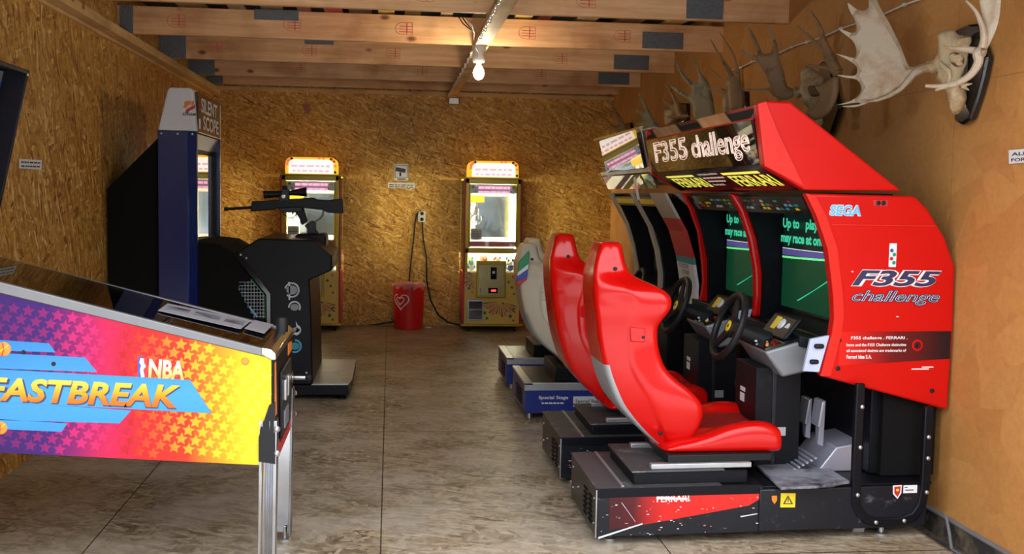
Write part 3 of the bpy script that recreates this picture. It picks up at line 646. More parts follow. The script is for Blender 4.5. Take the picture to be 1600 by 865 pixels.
for k, (ya, yb) in enumerate(((Y0+.05, YM-.03), (YM+.03, Y1-.06))):
    # header strip
    h = MB().slab('black_gloss', [(1.825, ya, 1.515), (1.825, yb, 1.515), (1.872, yb, 1.435), (1.872, ya, 1.435)], (.01, 0, 0))
    hp = build('header_strip', h, fz); cl = MB(); rr_ = random.Random(k+4); d0 = Vector((.047, 0, -.08))
    for r in range(3):
        for c in range(12):
            if rr_.random() < .55:
                y = yb-.08-c*(yb-ya-.16)/12; p = Vector((1.824, y, 1.515))+d0*(.2+r*.22)
                cl.slab(rr_.choice(['green', 'yellow', 'dkred', 'skyblue', 'offwhite', 'navy', 'teal']), [p, p+Vector((0, -.05*rr_.random()-.012, 0)), p+Vector((0, -.05, 0))+d0*.14, p+d0*.14], (-.001, 0, 0))
    build('header_artwork', cl, hp, smooth=0)
    # monitor: bezel, screen
    ys, ye = (ya+.16, yb-.02) if k == 0 else (ya+.08, yb-.02)
    mon = build('monitor', MB().box('black', (2.075, ya, .88), (2.10, yb, .94)).box('black', (2.075, ya, 1.44), (2.10, yb, 1.50)).box('black', (2.10, ya, .88), (2.22, yb, 1.50)), fz, .006)
    ym_ = (ya+yb)/2
    sc = MB(); n_ = 12
    def SP(t, z):   # gently curved tube face
        y = ys+(ye-ys)*t; return (2.088-.02*math.sin(PI*t)*math.sin(PI*(z-.94)/.5), y, z)
    for i in range(n_):
        for j in range(8):
            z0, z1 = .94+.0625*j, .94+.0625*(j+1)
            sc.poly('crt_dark' if z0 > 1.24 else 'crt', [SP(i/n_, z0), SP((i+1)/n_, z0), SP((i+1)/n_, z1), SP(i/n_, z1)])
    scr = build('screen', sc, mon)
    bands = MB()
    for z0, z1, mt in ((1.215, 1.245, 'crt_purple'), (1.203, 1.213, 'crt_lime'), (1.247, 1.251, 'crt_white')):
        for i in range(n_):
            a, b_ = SP(i/n_, z0), SP((i+1)/n_, z0); dz = .02*(.5-i/n_)*(1 if mt == 'crt_lime' else .3)
            bands.poly(mt, [(a[0]-.003, a[1], z0+dz), (b_[0]-.003, b_[1], z0+dz), (b_[0]-.003, b_[1], z1+dz), (a[0]-.003, a[1], z1+dz)])
    bands.poly('crt_text', [(2.064, ye-.28, .99), (2.066, ye-.30, .99), (2.064, ys+.05, 1.13), (2.064, ys+.03, 1.13)])
    build('screen_graphic', bands, scr, smooth=0)
    tx = MB(); tx.text('crt_text', 'Up to   players', (2.064, ye-.05, 1.34), (0, -1, 0), (0, 0, 1), .60, .066, (-1, 0, 0), .001, .045)
    tx.text('crt_text', 'may race at once!', (2.064, ye-.03, 1.265), (0, -1, 0), (0, 0, 1), .64, .066, (-1, 0, 0), .001, .045)
    build('screen_lettering', tx, scr, smooth=0)
    # dashboard shelf under screen
    dash = MB().slab('black', [(1.99, ya, .87), (1.99, yb, .87), (2.10, yb, .93), (2.10, ya, .93)], (.0, 0, -.03))
    dash.slab('black', [(1.86, ya+.05, .885), (1.86, yb-.05, .885), (2.0, yb-.02, .86), (2.0, ya+.02, .86)], (0, 0, -.05))
    build('dashboard', dash, fz, .006)
    yc = (4.93 if k == 0 else 5.89)
    co = MB()
    co.hexa('grey', [(1.70, yc-.20, .81), (1.79, yc-.20, .69), (1.93, yc-.20, .72), (1.90, yc-.20, .865)], [(1.70, yc+.18, .81), (1.79, yc+.18, .69), (1.93, yc+.18, .72), (1.90, yc+.18, .865)])
    con = build('console', co, fz, .012)
    cp_ = MB(); cp_.slab('black_gloss', [(1.705, yc-.195, .815), (1.895, yc-.195, .87), (1.895, yc+.175, .87), (1.705, yc+.175, .815)], (-.003, 0, .008))
    build('console_top', cp_, con)
    ga = MB(); ga.slab('black', [(1.80, yc-.15, .855), (1.80, yc+.16, .855), (1.88, yc+.16, .955), (1.88, yc-.15, .955)], (.03, 0, 0))
    gp = build('gauge_pod', ga, con, .01)
    gg = MB()
    for y, z, r in ((yc-.02, .915, .028), (yc-.09, .90, .03)): 
        c = Vector((1.845, y, z)); gg.lathe('offwhite', c, [(r, -.004), (r, .006), (r*.8, .007)], 16, (-.8, 0, .6))
    build('gauge', gg, gp)
    yl = Vector((1.828, yc+.03, .885)); gg = MB().slab('yellow', [yl, yl+Vector((0, .055, 0)), yl+Vector((.04, .055, .055)), yl+Vector((.04, 0, .055))], (-.004, 0, .003)); build('yellow_gauge', gg, gp)
    bt = MB(); rb2 = random.Random(k)
    for i in range(7): bt.cyl(rb2.choice(['offwhite', 'yellow', 'offwhite', 'orange']), (1.72+.02*(i % 3), yc-.17+i*.05, .832), (1.72+.02*(i % 3), yc-.17+i*.05, .84), .007, n=8)
    build('button', bt, con)
    # steering column and wheel (faces the seat)
    cw = Vector((1.615, yc+.02, .895)); ax = Vector((-.93, -.02, .36)).normalized()
    sw = build('steering_column', MB().cyl('black_soft', cw-ax*.02, cw-ax*.20, .035, .05), fz)
    w_ = MB(); a_ = Vector((0, 1, 0)); a_ = (a_-ax*a_.dot(ax)).normalized(); b_ = ax.cross(a_)
    w_.tube('black_soft', [cw+(a_*math.cos(t)+b_*math.sin(t))*.155+ax*.02 for t in [2*PI*i/32 for i in range(32)]], .017, 10, True)
    whl = build('steering_wheel', w_, fz)
    for ang in (0, 2.3, 4.0):
        d = a_*math.cos(ang+.9)+b_*math.sin(ang+.9); e_ = ax.cross(d)
        s_ = MB().hexa('black', [cw+d*.03-e_*.03-ax*.005, cw+d*.03+e_*.03-ax*.005, cw+d*.15+e_*.018+ax*.012, cw+d*.15-e_*.018+ax*.012], [cw+d*.03-e_*.03+ax*.012, cw+d*.03+e_*.03+ax*.012, cw+d*.15+e_*.018+ax*.024, cw+d*.15-e_*.018+ax*.024])
        build('spoke', s_, whl, .004)
    build('hub', MB().lathe('black_soft', cw-ax*.01, [(.05, 0), (.052, .018), (.042, .03), (.0, .032)], 20, ax), whl)
    build('badge', MB().lathe('yellow', cw+ax*.019, [(.027, 0), (.027, .004), (.024, .005)], 20, ax).lathe('ink', cw+ax*.024, [(.010, 0), (.008, .0012)], 6, ax), whl)
    # pillar under console
    pl_ = MB().box('black', (1.70, yc-.10, .24), (1.92, yc+.20, .72)).box('black_worn', (1.78, yc-.105, .24), (1.80, yc-.10, .71))
    pil = build('console_pillar', pl_, fz, .006)
    build('data_plate', MB().box('worn_steel', (1.80, yc-.108, .40), (1.85, yc-.104, .44)).box('paper', (1.699, yc+.05, .58), (1.6975, yc+.12, .60)).box('paper', (1.699, yc+.06, .53), (1.6975, yc+.12, .57)), pil)
    # wall bracket between console and side panel
    if k == 0:
        br = MB().slab('lavender', [(1.865, Y0-.02, .885), (1.945, Y0-.045, .905), (1.90, Y0-.05, .74), (1.835, Y0-.02, .74)], (0, .02, 0))
        brk = build('mounting_bracket', br, fz, .004)
        build('bolt', MB().box('black_soft', (1.875, Y0-.052, .845), (1.92, Y0-.03, .866)).box('black_soft', (1.858, Y0-.048, .775), (1.90, Y0-.026, .796)), brk, .008)
    else:
        br = MB().slab('lavender', [(1.87, YM-.0, .90), (1.945, YM-.0, .91), (1.91, YM-.0, .76), (1.86, YM, .76)], (0, .02, 0)); build('mounting_bracket', br, fz, .004)
# rear columns, footwell
fw = MB().box('black', (2.20, Y0+.05, .25), (2.46, Y1-.06, .9)).box('black_worn', (2.30, Y0+.04, .25), (2.31, Y0+.05, .7))
build('rear_box', fw, fz, .005)
# base slab (platform under cabinet)
base = MB().box('black_worn', (1.62, Y0-.11, .045), (2.41, Y1-.05, .235))
bs = build('platform', base, fz, .006)
build('platform_top', MB().box('black', (1.64, Y0-.095, .235), (2.44, Y1-.07, .245)), bs, .003)
build('foot', MB().cyl('steel', (2.22, Y0-.06, .012), (2.22, Y0-.06, .06), .013).lathe('steel', (2.22, Y0-.06, 0.001), [(.032, 0), (.032, .008), (.012, .016)], 16).cyl('worn_steel', (2.13, Y0-.02, .005), (2.13, Y0+.02, .005), .028).cyl('worn_steel', (2.13, Y0-.03, .032), (2.13, Y0+.03, .032), .03)
      .cyl('steel', (2.35, Y1-.3, .0), (2.35, Y1-.3, .06), .013), bs)
# seat pedestals
for k, (ya, yb) in enumerate(((4.52, 5.17), (5.50, 6.18))):
    zt = .25
    pd = build('pedestal', MB().box('black_worn', (.89, ya, .04), (1.64, yb, zt)), fz, .006)
    build('top_plate', MB().box('greydust', (.885, ya-.004, zt), (1.45, yb+.004, zt+.007)), pd, .003)
    build('edge_trim', MB().box('black', (.885, ya-.006, zt-.035), (1.62, ya, zt+.006)).box('steel', (.886, ya-.008, .04), (.892, ya+.004, zt)), pd, .002)
    v = MB()
    for r in range(6):
        for c in (0, 1): v.box('black_matte', (.885, ya+.10+c*.12, .075+r*.022), (.8885, ya+.17+c*.12, .083+r*.022))
    for y, z in ((ya+.05, .2), (ya+.05, .09), (yb-.06, .2), (yb-.06, .1), (yb-.2, .14)): v.cyl('steel', (.886, y, z), (.8895, y, z), .006, n=8)
    build('vent', v, pd)
    pl = MB().box('black', (1.06, ya+.04, zt), (1.58, yb-.10, zt+.06))
    pp = build('seat_plinth', pl, pd, .006)
    build('plinth_cover', MB().box('greydust', (1.05, ya+.03, zt+.06), (1.47, yb-.09, zt+.068)), pp, .003)
    build('slide_rail', MB().box('worn_steel', (1.14, ya+.05, zt+.068), (1.60, ya+.085, zt+.092)).box('worn_steel', (1.14, yb-.20, zt+.068), (1.60, yb-.165, zt+.092)).box('black_soft', (1.22, ya+.07, zt+.092), (1.70, yb-.13, zt+.125)), pp, .004)
    build('floor_groove', MB().box('worn_steel', (1.0, ya+.01, zt+.007), (1.012, yb-.01, zt+.012)), pd)
    g = MB().cyl('steel', (.97, ya+.09, .002), (.97, ya+.09, .05), .015).lathe('steel', (.97, ya+.09, .0005), [(.028, 0), (.028, .01), (.014, .018)], 14).cyl('steel', (.93, yb-.09, .001), (.93, yb-.09, .05), .015).cyl('steel', (1.5, ya+.2, .001), (1.5, ya+.2, .05), .015)
    build('foot', g, pd)
    # artwork of the near face
    yf = ya-.0012
    def pq(px, py, Y=yf): q = at(px, py, n=(-.045, 1, 0), p=(1.2, ya, 0)); return (q.x, q.z)
    if k == 0:
        rg = gradient('red_wedge_fade', 'X', .93-1.6, 1.62-1.6, [(0, (.03, .006, .01)), (.25, (.08, .006, .01)), (.45, (.62, .015, .012)), (1, (.75, .02, .015))])
        build('red_wedge_graphic', MB().prism(rg, [pq(*q) for q in zoomed([(300, 395), (860, 380), (845, 405), (800, 432), (430, 500), (300, 520)], .4375, 820, 600)], yf-.0006, yf+.001), pd)
        sc = MB(); rs = random.Random(5)
        for q in range(70):
            a = rs.uniform(270, 860); b_ = rs.uniform(390, 545); x, z = pq(820+a*.4375, 600+b_*.4375); L_ = rs.uniform(.002, .012)
            if z < zt-.04 and z > .045: sc.box('pale_base' if q % 3 else 'pinkart', (x, yf-.0014, z), (x+L_, yf, z+rs.uniform(.001, .004)))
        for p_, q_, w_ in (((262, 545), (420, 495), .008), ((345, 420), (395, 490), .003), ((770, 470), (830, 460), .005), ((470, 400), (580, 405), .012)):
            (x0, z0), (x1, z1) = [pq(820+a*.4375, 600+b_*.4375) for a, b_ in (p_, q_)]; sc.prism('pale_base', [(x0, z0), (x1, z1), (x1, z1-w_*.7), (x0, z0-w_)], yf-.0015, yf)
        build('scratch', sc, pd, smooth=0)
        (x0, z0), (x1, z1) = pq(1026, 784), pq(1076, 784)
        build('worn_lettering', MB().text('white', 'FERRARI', (x0, yf-.001, z0), (1, 0, 0), (0, 0, 1), x1-x0, .03, (0, -1, 0), .001, .01), pd, smooth=0)
        # worn grey step plate in front of the pedals
        SHEARZ = .262
        a, b_, c, d, e_ = [at(*q, Z=SHEARZ) for q in zoomed([(818, 280), (990, 236), (1160, 345), (1050, 362), (915, 368)], .4375, 820, 600)]
        inv = lambda q: Vector((q.x, q.y-.045*(q.x-1.2), q.z))
        gp = MB().slab('greyplate', [inv(q) for q in (a, b_, c, d, e_)], (0, 0, -.012))
        build('step_plate', gp, pd, .002)
        e2 = MB(); x0, z0 = pq(1220, 756); x1, _ = pq(1318, 752)
        e2.prism('greyplate', [(x0, .256), (x1+.01, .256), (x1-.02, .243), (x1-.10, .222), (x0, .219)], yf-.004, yf+.01)
        build('step_plate_lip', e2, pd, .001)
    else:
        sc = MB(); rs = random.Random(8)
        for q in range(22):
            x = rs.uniform(.93, 1.2); z = rs.uniform(.06, .2); sc.box('pale_base' if q % 2 else 'pinkart', (x, yf-.0012, z), (x+rs.uniform(.004, .02), yf, z+rs.uniform(.001, .003)))
        sc.box('pinkart', (.93, yf-.0012, .13), (1.0, yf, .135)).box('pinkart', (1.02, yf-.0012, .128), (1.10, yf, .133))
        build('scratch', sc, pd, smooth=0)
# platform stickers (near face)
yf = Y0-.1115
def pq(px, py): q = at(px, py, n=(-.045, 1, 0), p=(1.2, yf, 0)); return (q.x, q.z)
sk = MB().prism('yellow', [pq(1220, 770), pq(1243, 770), pq(1242, 792), pq(1219, 792)], yf-.0018, yf)
sk.prism('ink', [pq(1231, 773), pq(1239, 787), pq(1223, 787)], yf-.0022, yf).prism('yellow', [pq(1231, 776.5), pq(1236, 785.5), pq(1226, 785.5)], yf-.0026, yf).prism('ink', [pq(1230.3, 778), pq(1232, 778), pq(1231.6, 784), pq(1230.6, 784)], yf-.003, yf)
build('warning_sticker', sk, bs, smooth=0)
sk = MB().prism('white', [pq(1395, 758), pq(1409, 757), pq(1408, 770), pq(1402, 779), pq(1395, 771)], yf-.0018, yf).prism('dkred', [pq(1397, 760), pq(1407, 759), pq(1406, 769), pq(1402, 776), pq(1397, 770)], yf-.0022, yf).box('yellow', (pq(1400, 767)[0], yf-.0026, pq(1400, 767)[1]), (pq(1404, 763)[0], yf, pq(1404, 763)[1]))
build('shield_sticker', sk, bs, smooth=0)
build('shield_sticker', MB().prism('orange', [pq(1206, 774), pq(1214, 774), pq(1214, 781), pq(1210, 787), pq(1206, 781)], yf-.001, yf), bs, smooth=0)
x0, z0 = pq(1411, 770); x1, z1 = pq(1433, 757)
build('data_label', MB().box('paper', (x0, yf-.0018, z0), (x1, yf, z1)).box('ink', (x0+.008, yf-.0022, z0+.012), (x0+.05, yf, z0+.016)).box('ink', (x0+.005, yf-.0022, z1-.012), (x0+.02, yf, z1-.008)), bs, smooth=0)
# tubular side guard
def gx(px, py): q = at(px, py, Y=Y0-.06); return Vector((q.x, Y0-.105, q.z))
gpts = [(1343, 598), (1338, 700), (1335, 785), (1342, 800), (1354, 811), (1372, 815), (1405, 814), (1428, 806), (1440, 790), (1446, 760), (1449, 700), (1452, 635)]
gr = MB()
path = [gx(*q) for q in gpts]
secs = []
for i, p in enumerate(path):
    d = (path[min(i+1, len(path)-1)]-path[max(i-1, 0)]).normalized(); s_ = Vector((0, 1, 0)); t_ = d.cross(s_)
    secs.append([p+t_*.021-s_*.014, p+t_*.021+s_*.016, p-t_*.021+s_*.016, p-t_*.021-s_*.014])
gr.loft('black', secs)
gd = build('side_guard', gr, fz, .006)
g = MB()
for q in ((1344, 634), (1341, 697), (1337, 771), (1366, 814), (1411, 812), (1447, 768), (1450, 682), (1449, 715)):
    c = gx(*q); g.lathe('steel', c+Vector((0, -.014, 0)), [(.010, 0), (.009, .006), (.004, .009)], 10, (0, -1, 0))
build('bolt', g, gd)
# pedals
for yc in (4.88, 5.86):
    pdl = MB().hexa('peg', [(1.98, yc-.14, .245), (2.20, yc-.14, .245), (2.20, yc+.18, .245), (1.98, yc+.18, .245)], [(2.07, yc-.14, .36), (2.20, yc-.14, .38), (2.20, yc+.18, .38), (2.07, yc+.18, .36)])
    pb = build('pedal_box', pdl, fz, .006)
    for yy_, hh in ((yc-.07, .56), (yc+.09, .54)):
        p_ = MB().hexa('peg', [(2.00, yy_-.012, .36), (2.03, yy_-.012, .35), (2.03, yy_+.012, .35), (2.00, yy_+.012, .36)], [(2.0, yy_-.045, hh), (2.02, yy_-.045, hh+.01), (2.02, yy_+.045, hh+.01), (2.0, yy_+.045, hh)])
        p_.hexa('peg', [(1.985, yy_-.045, hh-.11), (2.0, yy_-.045, hh-.11), (2.0, yy_+.045, hh-.11), (1.985, yy_+.045, hh-.11)], [(2.0, yy_-.052, hh+.01), (2.018, yy_-.052, hh+.015), (2.018, yy_+.052, hh+.015), (2.0, yy_+.052, hh+.01)])
        build('pedal', p_, pb, .004)
    rp = MB()
    for i in range(7): rp.box('peg', (1.84+i*.02, yc-.15, .246+i*.010), (1.853+i*.02, yc+.17, .256+i*.010))
    build('heel_plate', rp, pb, .002)
SHEAR[0] = None
# ---- seats
SEC = [(.345, 1.27, 1.30, .17, .17, 1.29), (.375, 1.225, 1.34, .20, .19, 1.30), (.42, 1.165, 1.365, .23, .20, 1.28), (.48, 1.10, 1.392, .25, .205, 1.25), (.53, 1.055, 1.408, .258, .205, 1.20), (.575, 1.018, 1.402, .262, .20, 1.17), (.616, .998, 1.378, .262, .20, 1.14),
       (.66, .980, 1.325, .258, .195, 1.115), (.70, .966, 1.268, .252, .19, 1.10), (.75, .952, 1.222, .246, .185, 1.085), (.82, .938, 1.200, .238, .18, 1.07), (.885, .928, 1.190, .235, .175, 1.06), (.935, .922, 1.192, .238, .175, 1.055),
       (.975, .916, 1.222, .248, .178, 1.05), (1.005, .912, 1.246, .252, .178, 1.045), (1.045, .908, 1.252, .252, .172, 1.04), (1.080, .906, 1.236, .245, .168, 1.04), (1.110, .905, 1.185, .225, .165, 1.035), (1.135, .905, 1.118, .185, .158, 1.03), (1.160, .905, 1.078, .158, .148, 1.03), (1.19, .912, 1.062, .148, .138, 1.025), (1.245, .925, 1.050, .138, .126, 1.02), (1.285, .940, 1.044, .124, .112, 1.02), (1.296, .945, 1.040, .115, .105, 1.01), (1.299, .965, 1.02, .09, .08, 1.0)]
def seat(parent, yc, shell, insert, dx=0, zs=1.0, lower=None, label=None):
    def T(x, y, z): return Vector((x+dx, yc+y, .345+(z-.345)*zs))
    mb = MB(); secs = []
    for z, xb, xf, w_, wb_, xc in SEC:
        k1 = .46 if z > .9 else .46-.10*math.sin(min(1, (.9-z)/.45)*PI*.5); st_ = .016 if z < 1.08 else .002
        half = [(xb, -0.0), (xb, -wb_*.6), (xb+.002, -wb_*.93), (xb+.014, -wb_-.004), (xb+(xf-xb)*(k1-.06), -w_+st_+.004), (xb+(xf-xb)*k1, -w_+st_), (xb+(xf-xb)*(k1+.05), -w_), (xf-.045, -w_), (xf-.012, -w_*.975), (xf, -w_+.035), (xf-.012, -w_+.065), (xf-(xf-xc)*.55, -w_+.09), (xc, -w_*.42)]
        ring = [T(x, y, z) for x, y in half]+[T(xc, 0, z)]+[T(x, -y, z) for x, y in reversed(half[1:])]
        secs.append(ring)
    mb.loft(shell, secs); NR = len(secs[0])
    if lower:
        for fi, fc in enumerate(mb.f):
            c = sum((mb.v[i] for i in fc), Vector())/len(fc)
            if len(fc) == 4 and (c.z-.345)/zs+.345 < .76:
                k = [i % NR for i in fc]
                if all(j <= 3 or j >= NR-3 for j in k): mb.mi[fi] = mb.m(lower)
    st = build('seat', mb, parent, subd=2)
    if label: st['label'] = label
    # cushion with bolsters
    cs = MB(); secs = []; xs_ = (1.20, 1.26, 1.33, 1.43, 1.51, 1.60, 1.665, 1.715, 1.750, 1.760)
    for x, zb in zip(xs_, (.40, .425, .432, .458, .492, .508, .510, .500, .478, .455)):
        e_ = 1 if x < 1.755 else .93; mid = min(zb+.022, .462); lo = .36 if x < 1.755 else .375
        prof = [(-.27*e_, lo+.0), (-.285*e_, lo+.03), (-.285*e_, zb-.025), (-.262*e_, zb-.003), (-.22*e_, zb), (-.185*e_, zb-.012), (-.16*e_, mid+.002), (-.11*e_, mid-.004), (0, mid-.006)]
        ring = [T(x, y, z) for y, z in prof]+[T(x, -y, z) for y, z in reversed(prof[:-1])]
        secs.append(ring)
    cs.loft(shell, secs); NR = len(secs[0]); mi = cs.m(insert)
    for fi, fc in enumerate(cs.f):
        if len(fc) == 4 and all(6 <= (i % NR) <= NR-7 for i in fc) and all(2 <= i//NR <= 7 for i in fc): cs.mi[fi] = mi
    build('cushion', cs, st, subd=2)
    # screws and belt slot
    b = MB()
    for x, y, z in ((1.0, -.152, 1.18), (1.115, -.236, .885), (1.20, -.262, .46)):
        b.lathe('black_soft', T(x, y+.008, z), [(.009, -.004), (.010, .010), (.006, .013)], 10, (0, -1, 0))
    b.cyl('black_soft', T(1.45, -.02, .41), T(1.45, -.02, .428), .014).cyl('black_soft', T(1.50, .1, .41), T(1.50, .1, .430), .014)
    build('screw', b, st)
    sl = MB().prism(shell, [(T(1.06, 0, 0).x, T(0, 0, .865).z), (T(1.125, 0, 0).x, T(0, 0, .862).z), (T(1.125, 0, 0).x, T(0, 0, .925).z), (T(1.055, 0, 0).x, T(0, 0, .93).z)], yc-.240, yc-.225); build('belt_slot', sl, st, .004)
    return st
seat(fz, 4.915, 'red', 'red_dark', lower='seatgrey', label='near red bucket seat')
seat(fz, 5.87, 'red', 'red_dark', dx=-.055, label='far red bucket seat')

# ============================================================ SECOND TWIN CABINET (cream)
rz = thing('racing_arcade_machine', 'cream twin sit-down rally machine with blue seat bases behind the red racing machine', 'arcade machine', (1.6, 7.7, 0))
A0, A1, AM = 6.88, 8.52, 7.70
prof = [(1.72, 1.53), (2.3, 1.53), (2.45, 1.3), (2.50, .5), (1.90, .6), (1.985, .80), (1.985, .95), (1.96, 1.12), (1.91, 1.29), (1.82, 1.45)]
for ya, yb in ((A0, A0+.05), (A1-.04, A1)):
    pr_ = prof if ya > A0 else [(x+(.10 if x < 2.2 else 0), z) for x, z in prof]
    o = build('side_panel', MB().prism('cream', pr_, ya, yb), rz, .006)
fl = [(1.72, 1.53), (1.765, 1.45), (1.86, 1.29), (1.915, 1.12), (1.945, .95), (1.945, .78)]
# wide front flange facing the seats, painted
def flange(ya, yb, painted):
    f = MB()
    for i in range(len(fl)-1):
        (x0, z0), (x1, z1) = fl[i], fl[i+1]; n_ = 4 if painted else 1
        for j in range(n_):
            t0, t1 = j/n_, (j+1)/n_; a = (x0+(x1-x0)*t0, z0+(z1-z0)*t0); b = (x0+(x1-x0)*t1, z0+(z1-z0)*t1); zc = (a[1]+b[1])/2
            mt = 'cream'
            if painted: mt = 'cream' if zc > 1.37 else 'dkred' if zc > 1.12 else 'teal' if zc > 1.09 else 'offwhite'
            f.slab(mt, [(a[0], ya, a[1]), (a[0], yb, a[1]), (b[0], yb, b[1]), (b[0], ya, b[1])], (.02, 0, 0))
    return f
o = build('front_flange', flange(A0-.13, A0+.27, True), rz); o['label'] = 'painted flange in grey, red, teal and white'
build('flange_lettering', MB().text('ink', 'TOYOTA', (1.925, A0+.22, 1.045), (0, -1, 0), (0, 0, 1), .24, .028, (-1, 0, 0), .004, .01).text('ink', 'GT-FOUR', (1.932, A0+.15, 1.005), (0, -1, 0), (0, 0, 1), .17, .026, (-1, 0, 0), .004, .01), o, smooth=0)
build('front_flange', flange(AM-.03, AM+.05, False), rz); build('front_flange', flange(A1-.06, A1, False), rz)
s_ = MB().box('black', (2.12, A0+.05, .5), (2.2, A1-.04, 1.53)).box('black', (1.82, A0+.05, 1.5), (2.2, A1-.04, 1.53)).prism('black', [(1.77, 1.5), (2.15, 1.5), (2.15, .6), (1.98, .6), (1.98, .95), (1.93, 1.2)], AM-.02, AM+.02)
for q_ in (A1-.06, A0+.245): s_.prism('black', [(1.76, 1.52), (2.15, 1.52), (2.15, .6), (1.97, .6), (1.975, .95), (1.93, 1.15), (1.88, 1.3)], q_, q_+.02)
build('cockpit_shell', s_, rz)
for ya, yb in ((A0+.27, AM-.03), (AM+.05, A1-.06)):
    m_ = build('monitor', MB().box('black_gloss', (2.08, ya+.03, .9), (2.12, yb-.03, 1.42)), rz, .006)
    build('screen', MB().box('screenoff', (2.075, ya+.06, .95), (2.081, yb-.06, 1.38)), m_)
    build('header_strip', MB().slab('fibre', [(1.755, ya+.01, 1.505), (1.755, yb-.01, 1.505), (1.79, yb-.01, 1.44), (1.79, ya+.01, 1.44)], (.01, 0, 0)).slab('yellow', [(1.757, ya+.06, 1.49), (1.757, yb-.06, 1.49), (1.775, yb-.06, 1.455), (1.775, ya+.06, 1.455)], (-.002, 0, 0)), rz)
    build('dashboard', MB().slab('black', [(1.85, ya, .80), (1.85, yb, .80), (2.1, yb, .92), (2.1, ya, .92)], (0, 0, -.05)).box('black', (1.9, ya+.1, .15), (2.1, yb-.1, .8)), rz, .01)
    yc = (ya+yb)/2; cw = Vector((1.70, yc, .86)); ax = Vector((-.93, 0, .36)); ax.normalize(); a_ = Vector((0, 1, 0)); b_ = ax.cross(a_)
    wh = build('steering_wheel', MB().tube('black_soft', [cw+(a_*math.cos(t)+b_*math.sin(t))*.15 for t in [2*PI*i/28 for i in range(28)]], .016, 8, True), rz)
    build('hub', MB().lathe('black_soft', cw-ax*.03, [(.05, 0), (.05, .03), (.03, .04)], 16, ax).slab('black', [cw+a_*.15, cw-a_*.15, cw-a_*.15-b_*.03, cw+a_*.15-b_*.03], ax*.01).cyl('black_soft', cw-ax*.02, cw-ax*.17, .03), wh)
mq2 = build('marquee_housing', MB().prism('cream', [(1.645, 1.945), (1.67, 1.955), (2.0, 1.9), (2.2, 1.60), (1.75, 1.60), (1.705, 1.68)], A0-.02, A1+.0), rz, .004)
build('marquee_face', MB().slab('marquee', [(1.570, A0+.04, 1.935), (1.636, A1-.03, 1.935), (1.698, A1-.03, 1.692), (1.632, A0+.04, 1.692)], (-.006, 0, 0)), mq2)
build('marquee_frame', MB().slab('gold', [(1.592, A0+.0, 1.955), (1.592, A1, 1.955), (1.594, A1, 1.937), (1.594, A0, 1.937)], (.01, 0, 0)).slab('worn_steel', [(1.652, A0, 1.690), (1.652, A1, 1.690), (1.664, A1, 1.665), (1.664, A0, 1.665)], (.01, 0, 0)).slab('worn_steel', [(1.592, A0, 1.95), (1.592, A0+.04, 1.95), (1.655, A0+.04, 1.69), (1.655, A0, 1.69)], (-.006, 0, 0)), mq2)
build('light_strip', MB().slab('marquee', [(1.668, A0+.03, 1.655), (1.668, A1-.02, 1.655), (1.715, A1-.02, 1.56), (1.715, A0+.03, 1.56)], (.01, 0, 0)), mq2)
build('paper_tag', MB().slab('paper', [(1.655, 7.34, 1.63), (1.655, 7.28, 1.64), (1.70, 7.33, 1.49), (1.70, 7.39, 1.48)], (-.003, 0, 0)), mq2)
build('platform', MB().box('bluebase', (1.6, A0+.05, .05), (2.4, A1-.05, .22)), rz, .005)
build('foot', MB().cyl('steel', (1.7, A0+.15, .0), (1.7, A0+.15, .05), .02).cyl('steel', (2.2, A0+.15, .0), (2.2, A0+.15, .05), .02).cyl('steel', (1.7, A1-.15, .0), (1.7, A1-.15, .05), .02).cyl('steel', (2.2, A1-.15, .0), (2.2, A1-.15, .05), .02), rz)
for k, (ya, yb) in enumerate(((7.14, 7.88), (8.26, 8.94))):
    pd = build('pedestal', MB().box('bluebase', (.908, ya, .045), (1.62, yb, .235)), rz, .006)
    build('top_plate', MB().box('black_worn', (.96, ya+.0, .236), (1.6, yb, .25)).box('worn_steel', (.903, ya-.004, .20), (1.62, ya+.02, .252)).box('worn_steel', (.903, ya-.004, .236), (.96, yb+.004, .2525)), pd, .003)
    v = MB()
    for r in range(5): v.box('black_matte', (.904, ya+.15, .08+r*.022), (.9085, yb-.25, .088+r*.022))
    v.cyl('steel', (.95, ya+.08, 0), (.95, ya+.08, .05), .018).cyl('steel', (.95, yb-.08, 0), (.95, yb-.08, .05), .018).cyl('steel', (1.5, ya+.08, 0), (1.5, ya+.08, .05), .018)
    build('vent', v, pd)
    build('pedestal_lettering', MB().text('white', 'Special Stage', (1.0, ya-.001, .135), (1, 0, 0), (0, 0, 1), .20, .030, (0, -1, 0), .001, .015).text('white', 21, (1.02, ya-.001, .108), (1, 0, 0), (0, 0, 1), .15, .014, (0, -1, 0), .001).box('pale_base', (1.235, ya-.002, .09), (1.60, ya, .16)).text('navy', 'Special Stage', (1.25, ya-.002, .11), (1, 0, 0), (0, 0, 1), .18, .03, (0, -1, 0), .001, .015), pd, smooth=0)
    build('seat_plinth', MB().box('black', (1.12, ya+.06, .25), (1.55, yb-.12, .345)), pd, .006)
s3 = seat(rz, 7.50, 'seatcream', 'black_soft', dx=-.035, zs=.865, lower='seatgrey', label='cream seat')
dcl = MB()
for mt_, q in (('green', ((811, 410), (827, 392), (826, 412), (810, 425))), ('white', ((810, 425), (826, 412), (825, 420), (809, 431))), ('blue', ((809, 431), (825, 420), (824, 432), (808, 440))), ('dkred', ((808, 440), (824, 432), (823, 437), (808, 446)))): dcl.prism(mt_, pxz(q, 7.29), 7.29, 7.34)
build('stripe_decal', dcl, s3, .002)
seat(rz, 8.45, 'seatcream', 'black_soft', dx=.12, zs=.865, lower='seatgrey', label='cream seat, far one')

